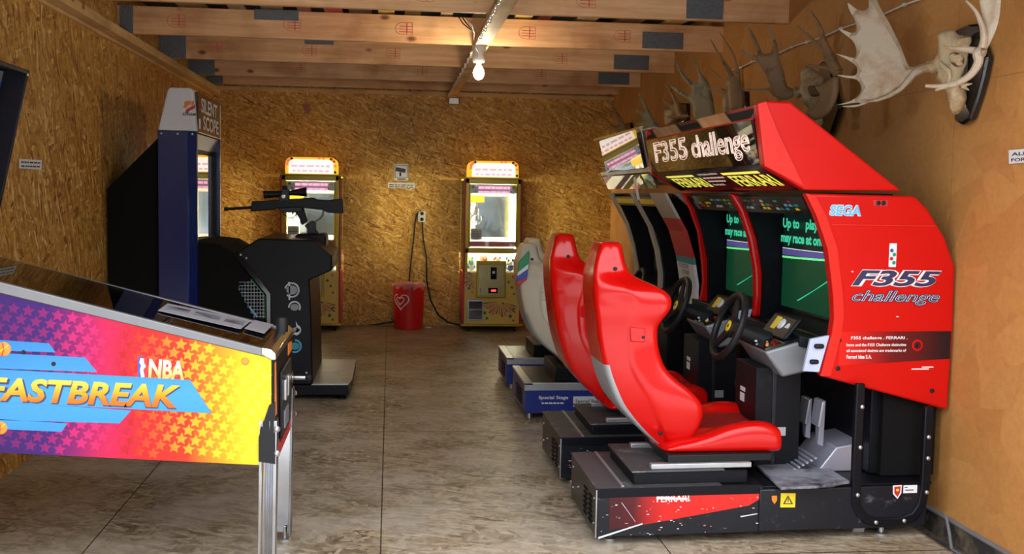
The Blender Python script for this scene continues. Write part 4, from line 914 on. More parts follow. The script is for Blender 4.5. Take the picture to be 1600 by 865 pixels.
# ============================================================ SILENT SCOPE CABINET
S0, S1 = 7.86, 8.92
sc_ = thing('shooting_arcade_machine', 'dark blue and black shooting machine with a mounted scoped rifle', 'arcade machine', (-1.0, 8.4, 0))
build('monitor_cabinet', MB().prism('black_matte', [(-1.955, .06), (-1.955, 1.50), (-1.61, 1.86), (-1.42, 1.86), (-1.42, 1.14), (-1.2, 1.12), (-1.08, 1.05), (-.86, .74), (-.86, .06)], S0+.01, S1-.01), sc_, .004)
for ya, yb in ((S0-.04, S0+.03), (S1-.03, S1)):
    p_ = build('side_panel', MB().box('darkblue', (-1.606, ya, .1), (-1.40, yb, 1.905)).prism('darkblue', [(-1.40, S0-.04 if ya < S0 else ya), (-1.345, S0+.0 if ya < S0 else ya), (-1.345, yb), (-1.40, yb)], .1, 1.905, 'Z'), sc_, .004)
    if ya < S0:
        b = MB()
        for x in (-1.58, -1.47, -1.37): b.lathe('steel', (x, ya-.001, 1.885), [(.008, 0), (.006, .003)], 8, (0, -1, 0))
        build('screw', b, p_)
mt_ = build('marquee_housing', MB().prism('offwhite', [(-1.606, 1.907), (-1.54, 2.185), (-1.52, 2.205), (-1.385, 2.205), (-1.37, 2.19), (-1.348, 1.907)], S0-.03, S1), sc_, .008)
sg = build('marquee_sign', MB().box('black_gloss', (-1.372, S0+.05, 1.90), (-1.345, S1-.01, 2.185)), mt_)
build('sign_frame', MB().box('paper', (-1.347, S0+.06, 1.90), (-1.342, S1-.01, 1.908)).box('paper', (-1.347, S1-.018, 1.90), (-1.342, S1-.01, 2.17)), sg)
build('sign_lettering', MB().text('paper', 'SILENT', (-1.344, S0+.16, 2.05), (0, 1, 0), (0, 0, 1), .72, .105, (1, 0, 0), .001, .02).text('paper', 'SCOPE', (-1.344, S0+.24, 1.93), (0, 1, 0), (0, 0, 1), .70, .105, (1, 0, 0), .001, .02).box('paper', (-1.3445, S0+.08, 1.93), (-1.343, S0+.13, 2.0)).box('dkred', (-1.3445, S0+.08, 2.06), (-1.343, S0+.13, 2.10)), sg, smooth=0)
# maker mark on white side
lg = MB(); yk = S0-.031
def lz(px, py): q = at(px, py, Y=yk); return (q.x, q.z)
lg.prism('orange', [lz(*q) for q in ((288, 159), (294, 157), (298, 158), (298, 163), (293, 165), (291, 169), (286, 168), (288, 164))], yk-.001, yk)
lg.prism('orange', [lz(*q) for q in ((299, 158), (303, 157), (303, 162), (299, 166))], yk-.0012, yk)
lg.prism('dkred', [lz(*q) for q in ((300, 166), (305, 163), (305, 168), (301, 171), (297, 172), (294, 177), (289, 176), (291, 171), (296, 168))], yk-.0011, yk)
build('maker_logo', lg, mt_, smooth=0)
x0, z0 = lz(285.5, 180.5); x1, z1 = lz(306.5, 180.5)
build('maker_lettering', MB().text('ink', 'KONAMI', (x0, yk, z0), (1, 0, 0), (0, 0, 1), x1-x0, .020, (0, -1, 0), .001, .03), mt_, smooth=0)
build('speaker_panel', MB().slab('grey', [(-1.36, S0+.04, 1.895), (-1.36, S1-.03, 1.895), (-1.41, S1-.03, 1.77), (-1.41, S0+.04, 1.77)], (-.02, 0, 0)), sc_)
mn = build('monitor', MB().box('black', (-1.42, S0+.03, 1.10), (-1.40, S1-.02, 1.80)), sc_)
build('screen', MB().box('screenoff', (-1.40, S0+.06, 1.145), (-1.392, S1-.07, 1.76)), mn)
build('screen_frame', MB().box('worn_steel', (-1.40, S0+.05, 1.125), (-1.385, S1-.05, 1.14)).box('black', (-1.40, S1-.065, 1.13), (-1.375, S1-.03, 1.8)), mn)
con = [(336, 378), (370, 394), (405, 372), (428, 375), (491, 375), (519, 400), (519, 422), (484, 437), (487, 470), (489, 600), (418, 602), (420, 494), (420, 460), (372, 398)]
cx_ = [(-1.075, 1.064), (-.92, 1.165), (-.535, 1.157), (-.408, 1.044), (-.408, .943), (-.566, .873), (-.552, .6), (-.54, .12), (-.85, .12), (-.853, .765)]
co = build('gun_console', MB().prism('black', cx_, S0-.02, S1-.03), sc_, .01)
build('console_edge', MB().prism('black_gloss', [(-1.10, 1.06), (-1.065, 1.075), (-.835, .775), (-.835, .5), (-.865, .5), (-.87, .765)], S0-.032, S0-.02), co, .004)
e_ = MB()
for q in ((376, 398), (385, 403), (479, 582)):
    a = at(*q, Y=S0-.03); e_.lathe('steel', a, [(.009, 0), (.006, .005)], 8, (0, -1, 0))
build('bolt', e_, co)
# grid graphic
gq = MB(); yg = S0+.009
def gg_(a, b): q = at(330+a*.3353, 350+b*.3353, Y=yg); return Vector((q.x, yg-.001, q.z))
for i in range(9):
    a = 130+i*14; top = 258+abs(a-185)*.6 if a < 185 else 258+(a-185)*1.1; bot = 310+(a-130)*1.9 if a < 200 else 438
    gq.tube('skyblue' if i < 2 else 'pale_base', [gg_(a, top), gg_(a, max(top+10, bot))], .0016, 4)
for i in range(11):
    b = 270+i*16; l = 130 if b < 305 else 130+(b-305)*.55; r = min(248, 190+(b-260)*.9)
    if l < r: gq.tube('pale_base', [gg_(l, b), gg_(r, b)], .0016, 4)
gq.tube('green', [gg_(185, 255), gg_(250, 335), gg_(250, 438)], .004, 4); gq.tube('skyblue', [gg_(178, 385), gg_(215, 432)], .007, 4)
build('grid_graphic', gq, sc_, smooth=0)
# round emblem graphics
def em_(a, b): return gg_(a, b)+Vector((0, -.031, 0))
eg = MB()
for (a, b, r, mt, t0, t1) in ((378, 305, 32, 'pale_base', -2.4, 2.9), (390, 385, 26, 'pale_base', -.5, 3.2), (392, 565, 28, 'skyblue', -2.0, 1.6), (395, 490, 22, 'pale_base', -1.6, 1.0)):
    pts = [em_(a+r*math.cos(t0+(t1-t0)*i/14), b-r*math.sin(t0+(t1-t0)*i/14)) for i in range(15)]; eg.tube(mt, pts, .006, 5)
    eg.poly('grey' if mt == 'pale_base' else 'teal', [em_(a+(r-6)*math.cos(2*PI*i/16), b-(r-6)*math.sin(2*PI*i/16)*.8) for i in range(16)])
eg.poly('pale_base', [em_(396, 450), em_(412, 480), em_(408, 505), em_(380, 515), em_(400, 490)])
eg.poly('pale_base', [em_(360, 268), em_(370, 268), em_(370, 350), em_(362, 350), em_(364, 300)])
build('emblem_graphic', eg, co, smooth=0)
# platform the player stands on
pf = build('player_platform', MB().prism('black', [(-.95, S0-.01), (-.292, S0-.01), (-.27, S0+.2), (-.27, S1+.1), (-.95, S1+.1)], .04, .115, 'Z'), sc_, .006)
build('tread_plate', MB().prism('worn_steel', [(-.55, S0-.012), (-.29, S0-.012), (-.268, S0+.2), (-.268, S1+.1), (-.55, S1+.1)], .115, .125, 'Z'), pf, .002)
g = MB()
for x, y in ((-.34, S0+.08), (-.85, S0+.08), (-.34, S1), (-.85, S1), (-1.85, S0+.1), (-1.85, S1-.1)):
    g.cyl('black_soft', (x, y, .0), (x, y, .06), .018).lathe('black_soft', (x, y, 0), [(.035, 0), (.035, .012), (.018, .02)], 12)
build('foot', g, sc_)
# gun mount and gun
YG = 8.38; zg = lambda pts: pxz(zoomed(pts, .1503, 340, 270), YG)
build('mount_box', MB().prism('black', zg([(830, 640), (860, 625), (1110, 625), (1140, 650), (1140, 800), (800, 800), (800, 690)]), YG-.16, YG+.16), sc_, .012)
build('mount_bracket', MB().prism('black_worn', zg([(905, 545), (985, 490), (1025, 515), (1025, 590), (1060, 630), (930, 630), (935, 585)]), YG-.035, YG+.035), sc_, .006)
gun = build('rifle', MB().prism('black_soft', zg([(360, 292), (500, 290), (870, 262), (1000, 255), (1040, 275), (1130, 280), (1230, 272), (1300, 262), (1310, 420), (1150, 415), (1090, 385), (900, 365), (830, 358), (610, 368), (600, 382), (345, 402)]), YG-.028, YG+.028), sc_, .010, seg=3)
build('barrel', MB().cyl('black_soft', Vector((*zg([(70, 376)])[0], 0)).xzy, Vector((*zg([(360, 358)])[0], 0)).xzy, .011).cyl('black_soft', Vector((*zg([(70, 376)])[0], 0)).xzy, Vector((*zg([(110, 374)])[0], 0)).xzy, .015), gun)
gun.children[0].location = (0, 0, 0)
for o_ in (gun.children[0],):
    for v_ in o_.data.vertices: v_.co.y += YG
build('grip', MB().prism('black_soft', zg([(800, 400), (880, 350), (900, 380), (940, 500), (880, 545), (850, 470)]), YG-.02, YG+.02), gun, .008)
def g3(pts): return [Vector((x, YG, z)) for x, z in zg(pts)]
build('trigger_guard', MB().tube('black_soft', g3([(660, 385), (690, 430), (740, 470), (790, 465), (815, 430)]), .004, 6), gun)
build('receiver', MB().prism('black_worn', zg([(620, 365), (880, 350), (880, 400), (780, 412), (680, 412)]), YG-.024, YG+.024), gun, .005)
build('stock_tube', MB().tube('steel', g3([(1100, 385), (1095, 440), (1060, 480), (1020, 505)]), .008, 8), gun)
sco = build('scope', MB().cyl('black_soft', g3([(480, 225)])[0], g3([(650, 218)])[0], .030, .022).cyl('black_soft', g3([(630, 218)])[0], g3([(790, 205)])[0], .02).cyl('black_soft', g3([(770, 207)])[0], g3([(925, 196)])[0], .020, .036), gun)
build('scope_turret', MB().prism('black_worn', zg([(630, 300), (665, 200), (670, 165), (740, 165), (750, 290)]), YG-.03, YG+.03).cyl('black_soft', g3([(700, 165)])[0], g3([(700, 132)])[0], .02).cyl('steel', g3([(690, 245)])[0]+Vector((0, -.03, 0)), g3([(690, 245)])[0]+Vector((0, -.045, 0)), .017), sco, .004)

# ============================================================ CLAW MACHINES
def claw_machine(loc, label):
    """local frame: x to the right, front at y=0, floor z=0"""
    t = thing('claw_machine', label, 'claw machine', loc, 'lit claw machines at the back wall'); L = Vector(loc); k = .002347
    X = lambda a: (a-187)*k; Z = lambda b: (835-b)*k
    D = .55
    class LB(MB): pass
    def B(name, mb, parent=None, **kw):
        mb.v = [v+L for v in mb.v]; return build(name, mb, parent or t, **kw)
    x0, x1 = X(50), X(324)
    B('lower_cabinet', MB().box('yellowart', (x0+.012, .008, .07), (x1-.012, D, Z(556))), bevel=.004)
    B('base_trim', MB().box('gold', (x0-.012, -.012, .065), (x1+.012, D, .092)), bevel=.004)
    c = MB()
    for x in (x0+.01, x1-.01): c.box('dkred', (x-.01, .0, .07), (x+.01, .035, Z(122))).box('dkred', (x-.01, .035, .07), (x+.01, D, Z(560)))
    B('side_trim', c, bevel=.003)
    # upper frame
    f = MB(); zt, zb = Z(122), Z(466)
    f.box('gold', (x0+.02, -.012, zb), (x0+.062, .02, zt)).box('gold', (x1-.062, -.012, zb), (x1-.02, .02, zt)).box('gold', (x0+.02, -.012, zt-.055), (x1-.02, .02, zt)).box('gold', (x0+.02, -.012, zb), (x1-.02, .02, zb+.055))
    B('window_frame', f, bevel=.006)
    f = MB(); f.box('gold', (x0, -.005, Z(124)), (x1, D, Z(116))).box('gold', (x0, D-.03, Z(470)), (x0+.03, D, zt)).box('gold', (x1-.03, D-.03, Z(470)), (x1, D, zt)).box('gold', (x0+.02, 0, Z(556)), (x0+.05, .03, zt)).box('gold', (x1-.05, 0, Z(556)), (x1-.02, .03, zt))
    B('cabinet_frame', f, bevel=.003)
    B('front_glass', MB().box('clawglass', (x0+.06, .002, zb+.05), (x1-.06, .006, zt-.05)).box('clawglass', (x0+.05, .002, Z(556)), (x1-.05, .006, zb)))
    B('side_glass', MB().box('clawglass', (x0+.004, .03, Z(550)), (x0+.008, D-.03, zt-.02)))
    B('side_glass', MB().box('clawglass', (x1-.008, .03, Z(550)), (x1-.004, D-.03, zt-.02)))
    B('back_panel', MB().box('back_lit', (x0+.03, D-.015, Z(556)), (x1-.03, D, zt)))
    B('mirror', MB().box('mirror', (x0+.17, D-.02, Z(400)), (x1-.06, D-.015, Z(200))))
    B('play_floor', MB().box('back_lit', (x0+.02, .02, Z(558)), (x1-.02, D, Z(552))))
    # banner and yellow inner rim, price card
    bn = B('banner', MB().box('back_lit', (x0+.065, .014, Z(190)), (x1-.065, .017, Z(148))).box('yellow', (x0+.062, .012, Z(440)), (x0+.076, .02, Z(148))).box('yellow', (x1-.076, .012, Z(440)), (x1-.062, .02, Z(148))).box('pinkart', (x0+.065, .012, Z(436)), (x1-.065, .015, Z(412))))
    B('banner_lettering', MB().text('pinkglow', 24, (x0+.16, .010, Z(170)), (1, 0, 0), (0, 0, 1), .34, .035, (0, -1, 0), .001, .03).text('pinkglow', 25, (x0+.16, .010, Z(190)), (1, 0, 0), (0, 0, 1), .34, .03, (0, -1, 0), .001, .03).text('pinkart', 26, (x0+.18, .0115, Z(432)), (1, 0, 0), (0, 0, 1), .25, .03, (0, -1, 0), .001, .02), bn, smooth=0)
    B('balloon_graphic', MB().cyl('green', (x0+.10, .010, Z(160)), (x0+.10, .014, Z(160)), .016).cyl('skyblue', (x0+.13, .010, Z(182)), (x0+.13, .014, Z(182)), .014).cyl('yellow', (x1-.10, .010, Z(160)), (x1-.10, .014, Z(160)), .02).cyl('pinkart', (x1-.13, .010, Z(180)), (x1-.13, .014, Z(180)), .013), bn)
    B('price_card', MB().box('paper', (X(84), .010, Z(405)), (X(136), .013, Z(352))).box('navy', (X(90), .009, Z(398)), (X(130), .0102, Z(396))).box('navy', (X(90), .009, Z(388)), (X(130), .0102, Z(386))).box('navy', (X(90), .009, Z(378)), (X(130), .0102, Z(376))).box('yellow', (X(88), .009, Z(366)), (X(132), .0102, Z(362))))
    # gantry and claw
    cl = B('claw_carriage', MB().box('steel', (X(95), .20, Z(235)), (X(140), .30, Z(205))).box('yellow', (X(80), .14, Z(232)), (X(150), .18, Z(200))).box('steel', (x0+.03, .24, Z(205)), (x1-.03, .26, Z(200))).cyl('steel', (X(118), .25, Z(240)), (X(118), .25, Z(300)), .008).cyl('steel', (X(118), .25, Z(262)), (X(118), .25, Z(290)), .026))
    for i in range(3):
        a = i*2.094+.5; d = Vector((math.cos(a), math.sin(a), 0)); c0 = Vector((X(118), .25, 0))
        B('claw_prong', MB().tube('chrome', [c0+d*.02+Vector((0, 0, Z(288))), c0+d*.065+Vector((0, 0, Z(298))), c0+d*.07+Vector((0, 0, Z(318))), c0+d*.03+Vector((0, 0, Z(334)))], .006, 6), cl)
    B('hanging_cord', MB().tube('black_soft', [(X(90), .26, Z(240)), (X(84), .26, Z(275)), (X(100), .25, Z(300)), (X(112), .25, Z(270)), (X(116), .25, Z(250))], .007, 6), cl)
    # tubes
    B('light_tube', MB().cyl('tube_light', (x0+.06, .05, zt-.03), (x1-.06, .05, zt-.03), .011).cyl('tube_light', (x0+.045, D*.5, Z(500)), (x0+.045, D*.5, Z(150)), .009).cyl('tube_light', (x1-.045, D*.5, Z(500)), (x1-.045, D*.5, Z(150)), .009))
    # topper: arched lit sign
    ar = [(X(72), Z(118)), (X(72), Z(85))]+[(X(102)-.07*math.cos(a), Z(70)+.072*math.sin(a)) for a in [PI/8*i for i in range(1, 5)]]+[(X(276)+.07*math.sin(a), Z(70)+.072*math.cos(a)) for a in [PI/8*i for i in range(0, 4)]]+[(X(305), Z(85)), (X(305), Z(118))]
    tp = B('topper', MB().prism('topper_edge', ar, .04, .40), bevel=.01)
    inn = [(X(187)+(x-X(187))*.86, Z(118)+.012+(z-Z(118))*.80) for x, z in ar]
    B('topper_panel', MB().prism('topper_light', inn, .034, .041), tp)
    B('topper_lettering', MB().text('topper_pink', 27, (X(100), .033, Z(88)), (1, 0, 0), (0, 0, 1), X(274)-X(100), .040, (0, -1, 0), .001, .04).text('topper_pink', 28, (X(104), .033, Z(109)), (1, 0, 0), (0, 0, 1), X(270)-X(104), .036, (0, -1, 0), .001, .04), tp, smooth=0)
    dts = MB(); rt = random.Random(2)
    for i in range(16):
        a, b = ar[1+i % 10], ar[2+i % 10]; q = rt.random(); x = a[0]+(b[0]-a[0])*q; z = a[1]+(b[1]-a[1])*q; cxx = X(187)
        x = cxx+(x-cxx)*.93; z = Z(118)+(z-Z(118))*.92
        dts.cyl(('topper_red', 'green', 'topper_red', 'yellow')[i % 4], (x, .036, z), (x, .039, z), .015, n=8)
    B('topper_dot', dts, tp)
    # coin door
    cd = B('coin_door', MB().box('gold', (X(112), -.03, Z(672)), (X(250), .01, Z(502))), bevel=.006)
    B('door_plate', MB().box('goldpale', (X(122), -.034, Z(662)), (X(241), -.03, Z(520))), cd, bevel=.003)
    B('coin_slot', MB().box('black_gloss', (X(178), -.042, Z(586)), (X(206), -.034, Z(530))).box('steel', (X(186), -.044, Z(560)), (X(198), -.042, Z(548))), cd, bevel=.003)
    B('display', MB().box('black_gloss', (X(168), -.040, Z(650)), (X(212), -.034, Z(626))).box('led', (X(182), -.0415, Z(643)), (X(204), -.040, Z(634))), cd)
    B('lock', MB().cyl('chrome', (X(130), -.034, Z(632)), (X(130), -.046, Z(632)), .012).box('chrome', (X(127), -.045, Z(652)), (X(133), -.036, Z(630))).box('pale_base', (X(128), -.0345, Z(580)), (X(138), -.034, Z(572))), cd)
    # prize chute
    ch = B('prize_chute', MB().box('worn_steel', (X(72), -.012, Z(782)), (X(148), .008, Z(682))), bevel=.006)
    B('chute_flap', MB().box('mirror', (X(80), -.018, Z(774)), (X(142), -.012, Z(690))).box('chrome', (X(80), -.022, Z(732)), (X(142), -.018, Z(726))), ch)
    # shell artwork on the front
    def fan(cx, cz, r, a0, a1, nn):
        m_ = MB()
        for i in range(nn):
            t0 = a0+(a1-a0)*i/nn; t1 = a0+(a1-a0)*(i+.55)/nn; rr_ = r*(.9+.1*math.sin(i*1.7))
            m_.prism('pinkart' if i % 2 else 'brownart', [(cx+.03*math.cos(t0), cz+.03*math.sin(t0)), (cx+rr_*math.cos(t0), cz+rr_*math.sin(t0)*.8), (cx+rr_*math.cos(t1), cz+rr_*math.sin(t1)*.8)], .0055, .0085)
        return m_
    B('shell_graphic', fan(X(232), Z(690), .22, 3.25, 6.0, 15), smooth=0)
    B('shell_graphic', fan(X(110), Z(590), .14, 2.2, 4.6, 8), smooth=0)
    bl_ = MB(); rt = random.Random(5)
    for (a, b, mt, r) in ((240, 700, 'green', .012), (222, 695, 'yellow', .016), (165, 770, 'green', .018), (155, 745, 'green', .02), (275, 760, 'green', .02), (262, 742, 'offwhite', .008), (290, 725, 'green', .014), (170, 715, 'offwhite', .008), (265, 600, 'green', .016), (280, 625, 'brownart', .014), (75, 575, 'offwhite', .012), (80, 630, 'green', .016), (95, 650, 'pinkart', .012), (285, 575, 'pinkart', .016), (290, 655, 'green', .012), (265, 680, 'offwhite', .007), (290, 780, 'dkred', .012)):
        bl_.cyl(mt, (X(a), .0065, Z(b)), (X(a), .0045, Z(b)), r, n=10)
    B('bubble_graphic', bl_, smooth=0)
    cs = MB()
    for x in (x0+.08, x1-.06):
        for y in (.09, D-.1):
            cs.box('steel', (x-.02, y-.02, .055), (x+.02, y+.02, .075)).cyl('black_soft', (x-.012, y, .030), (x+.012, y, .030), .0295)
    B('caster', cs)
    return t, (x0, x1, D, Z)
cmR, geo = claw_machine((1.115, 11.80, 0), 'lit yellow claw machine standing right of the red bin')
cmL = copy_tree(cmR); cmL.location = (-.845, 11.80, 0); cmL['label'] = 'lit yellow claw machine partly hidden behind the mounted rifle'
# plush toys in the machines
x0, x1, D, Zf = geo
def plush(loc, c1, c2, label, kind, s=1.0):
    t = thing('plush_toy', label, 'plush toy', loc, 'plush toys in the claw machines'); L = Vector(loc)
    def sph(mt, c, r, sq=1): 
        m_ = MB(); pr = [(r*math.sin(a), -r*sq*math.cos(a)) for a in [PI*i/8 for i in range(9)]]; pr[0] = (.0005, pr[0][1]); pr[-1] = (.0005, pr[-1][1]); m_.lathe(mt, L+Vector(c)*s, [(q*s, h*s) for q, h in pr], 12); return m_
    build('body', sph(c1, (0, 0, .035), .035), t)
    build('head', sph(c2, (0, -.012, .088), .028), t)
    for sx in (-1, 1): build('ear', sph(c1, (sx*.02, -.008, .114), .011, 1.8 if kind else 1), t); build('arm', sph(c2, (sx*.036, -.012, .045), .012, 1.5), t)
    return t
cols = [('white', 'skyblue'), ('yellow', 'dkred'), ('pinkart', 'white'), ('blue', 'white'), ('green', 'yellow'), ('offwhite', 'pinkart'), ('dkred', 'white'), ('teal', 'offwhite')]
cn = {'white': 'white', 'skyblue': 'light blue', 'yellow': 'yellow', 'dkred': 'red', 'pinkart': 'pink', 'blue': 'blue', 'green': 'green', 'offwhite': 'pale grey', 'teal': 'teal'}
for mi, (mx_, wh) in enumerate(((1.115, 'the right claw machine'), (-.845, 'the claw machine behind the rifle'))):
    for i in range(8):
        c1, c2 = cols[i]; x = mx_+x0+.10+(i % 4)*.145; y = 11.80+.13+(i//4)*.17
        plush((x, y, Zf(552)+.001), c1, c2, '%s plush toy with %s head, %s row inside %s' % (cn[c1], cn[c2], 'front' if i < 4 else 'rear', wh), i % 2, 1.0+.12*(i % 3))

# ============================================================ BIN, OUTLET, CABLES, SIGNS
bc = at(637, 512, Z=0); bc = Vector((.215, 12.10, 0))
bn = thing('rubbish_bin', 'round red plastic bin with a pink liner folded over its rim', 'bin', bc)
build('bin_body', MB().lathe('redbin', bc, [(.148, 0), (.155, .006), (.178, .50), (.172, .50), (.15, .02), (.0, .02)], 32), bn)
bg = MB(); n_ = 40; ring = []
for j, (r, z) in enumerate(((.165, .40), (.170, .50), (.180, .510), (.184, .50), (.184, .485), (.182, .462))):
    ring.append([bc+Vector(((r+(.006*math.sin(i*2.3+j) if j > 1 else 0))*math.cos(2*PI*i/n_), (r+(.006*math.sin(i*2.3+j) if j > 1 else 0))*math.sin(2*PI*i/n_), z+(.018*math.sin(i*1.7)+.01*math.sin(i*3.1) if j == 5 else .005*math.sin(i*1.3)))) for i in range(n_)])
bg.loft('bag', ring, False); build('bin_liner', bg, bn)
# heart mark
ht = MB()
def hp(u, v): # u to the right along the bin's front face
    a = -PI/2-.42+u/.166; r = .151+(.172-.151)*v/.5+.0035; return bc+Vector((r*math.cos(a), r*math.sin(a), v))
def heart(cx, cz, s_, rev=1):
    pts = []
    for i in range(31):
        t = 2*PI*i/30; x = 16*math.sin(t)**3; y = 13*math.cos(t)-5*math.cos(2*t)-2*math.cos(3*t)-math.cos(4*t); pts.append((cx+x*s_*rev, cz+y*s_))
    return pts
h1 = heart(-.025, .32, .0058); ht.tube('white', [hp(*p) for p in h1[:27]], .007, 6)
h2 = heart(-.032, .325, .0030); ht.tube('white', [hp(*p) for p in h2[3:]], .006, 6)
build('heart_logo', ht, bn)
ol = thing('wall_outlet', 'white double wall outlet between bin and right claw machine', 'outlet', (.36, 12.41, 1.24))
build('outlet_plate', MB().box('plug', (.318, 12.40, 1.18), (.40, 12.4195, 1.305)), ol, .006)
build('socket', MB().cyl('black_soft', (.36, 12.401, 1.275), (.36, 12.385, 1.275), .02).cyl('black_soft', (.36, 12.401, 1.21), (.36, 12.385, 1.21), .02), ol)
def wpath(pts, off=.012): return [at(a, b, Y=YB-off) for a, b in pts]
tag(build('power_cable', MB().tube('black_soft', wpath([(658, 330), (655, 330), (651, 335), (648, 350), (646, 375), (643, 400), (640, 430), (639, 445), (638, 470), (632, 498), (600, 505), (560, 510), (545, 508)]), .0085, 8)), 'black cable from the outlet down behind the red bin to the left claw machine', 'cable')
tag(build('power_cable', MB().tube('black_soft', wpath([(660, 347), (661, 370), (666, 400), (667, 440), (673, 470), (685, 492), (700, 503), (715, 507), (725, 506)]), .0085, 8)), 'black cable from the outlet curving down to the right claw machine', 'cable')
cam_s = thing('camera_warning_sign', 'white square sign with a black surveillance camera picture on back wall', 'sign', (.115, 12.41, 1.70))
def bw(px, py): q = at(px, py, Y=YB-.004); return (q.x, q.z)
build('sign_sheet', MB().prism('paper', [bw(616, 256), bw(638, 256), bw(638, 282), bw(616, 282)], YB-.004, YB-.001), cam_s)
build('sign_border', MB().tube('navy', [at(a, b, Y=YB-.005) for a, b in ((617.5, 258), (636.5, 258.5), (636.5, 277), (617.5, 277))], .004, 4, True), cam_s)
build('camera_picture', MB().prism('navy', [bw(619, 261), bw(634, 264), bw(633, 270), bw(618, 267)], YB-.006, YB-.004).prism('ink', [bw(624, 269), bw(627, 269), bw(627, 275), bw(624, 275)], YB-.006, YB-.004).prism('ink', [bw(621, 279), bw(634, 279), bw(634, 280.5), bw(621, 280.5)], YB-.005, YB-.004), cam_s, smooth=0)
nt_ = thing('paper_notice', 'narrow white paper notice pinned under the camera sign', 'notice', (.11, 12.41, 1.6))
build('sheet', MB().prism('paper', [bw(606, 285), bw(649, 285.5), bw(649, 294), bw(606, 293.5)], YB-.004, YB-.001), nt_)
x_, z_ = bw(608, 289.5); x2_, _ = bw(647, 289.5)
build('notice_lettering', MB().text('ink', 22, (x_, YB-.005, z_), (1, 0, 0), (0, 0, 1), x2_-x_, .014, (0, -1, 0), .0005).text('ink', 23, (x_, YB-.005, z_-.022), (1, 0, 0), (0, 0, 1), x2_-x_, .014, (0, -1, 0), .0005), nt_, smooth=0)
def side_notice(name, label, X, corners, nx, lines):
    P_ = [at(a, b, X=X) for a, b in corners]; t = thing(name, label, 'notice', P_[0])
    build('sheet', MB().slab('paper', P_, (nx*.003, 0, 0)), t)
    u = (P_[1]-P_[0]).normalized(); wd = (P_[1]-P_[0]).length; hh = P_[0].z-P_[3].z
    m_ = MB()
    for i, s_ in enumerate(lines): m_.text('ink', s_, P_[3]+u*wd*.06+Vector((nx*.0035, 0, hh*(.56-.42*i))), u, (0, 0, 1), wd*.88, hh*.24, (nx, 0, 0), .0005, .02)
    build('notice_lettering', m_, t, smooth=0)
side_notice('paper_notice', 'white notice on the left wall beside the pinball backbox', XL+.003, [(30, 248), (64, 250), (64, 265), (30, 263)], 1, [41, 42])
side_notice('paper_notice', 'white notice on the tan right wall at the picture edge', XR-.003, [(1577, 234.5), (1640, 229), (1641, 250), (1577.5, 256)], -1, ['ALLT BE', 'FORLORA'])
tag(build('paper_scrap', MB().slab('paper', [(.40, 12.15, .001), (.47, 12.14, .001), (.475, 12.17, .012), (.41, 12.18, .008)], (0, 0, .003))), 'small white paper scrap on the floor right of the bin', 'paper scrap')
tag(build('wall_cable', MB().tube('grey', [at(1478, 806, X=2.50), at(1483, 830, X=2.47), at(1487, 858, X=2.45), Vector((2.43, 4.05, .006)), Vector((2.35, 3.6, .006))], .007, 8)), 'grey cable dropping behind the red racing machine by the right wall', 'cable')
q0 = [at(a, b, Y=YB-.004) for a, b in zoomed([(805, 200), (855, 198), (880, 243), (850, 270), (835, 262)], .2125, 300, 120)]
tag(build('brown_tape', MB().slab('brownart', q0, (0, .003, 0))), 'scrap of brown tape high on the back wall', 'tape')

# ============================================================ PINBALL
pb = thing('pinball_machine', 'pinball machine with purple to yellow star artwork and chrome legs', 'pinball machine', (-1.0, 4.35, 0))
PY0, PY1 = 4.0, 4.70
PP = lambda px, py, Y=PY0: (at(px, py, Y=Y).x, at(px, py, Y=Y).z)
zb = lambda x: .500+(-.487-x)*.060; ztp = lambda x: .892+(-.422-x)*.246
XA, XB = -1.93, -.425
art = gradient('airbrushed_side_art', 'X', -1.42+1.0, -.42+1.0, [(0, (.020, .001, .08)), (.26, (.03, .001, .11)), (.37, (.18, .002, .09)), (.47, (.42, .004, .06)), (.60, (.55, .006, .010)), (.76, (.60, .025, .005)), (.90, (.68, .29, .005)), (1, (.74, .52, .008))], .35, .12)
stars = gradient('airbrushed_star_tint', 'X', -1.42+1.0, -.42+1.0, [(0, (.03, .002, .10)), (.25, (.17, .002, .10)), (.42, (.60, .010, .12)), (.55, (.36, .003, .006)), (.66, (.64, .08, .008)), (.78, (.72, .30, .012)), (.92, (.76, .50, .012)), (1, (.76, .55, .03))], .35, .12)
cab = build('cabinet', MB().prism('black', [(XA, zb(XA)), (XB-.0, zb(XB)), (XB, ztp(XB)-.01), (XA, ztp(XA)-.01)], PY0+.012, PY1-.012), pb, .002)
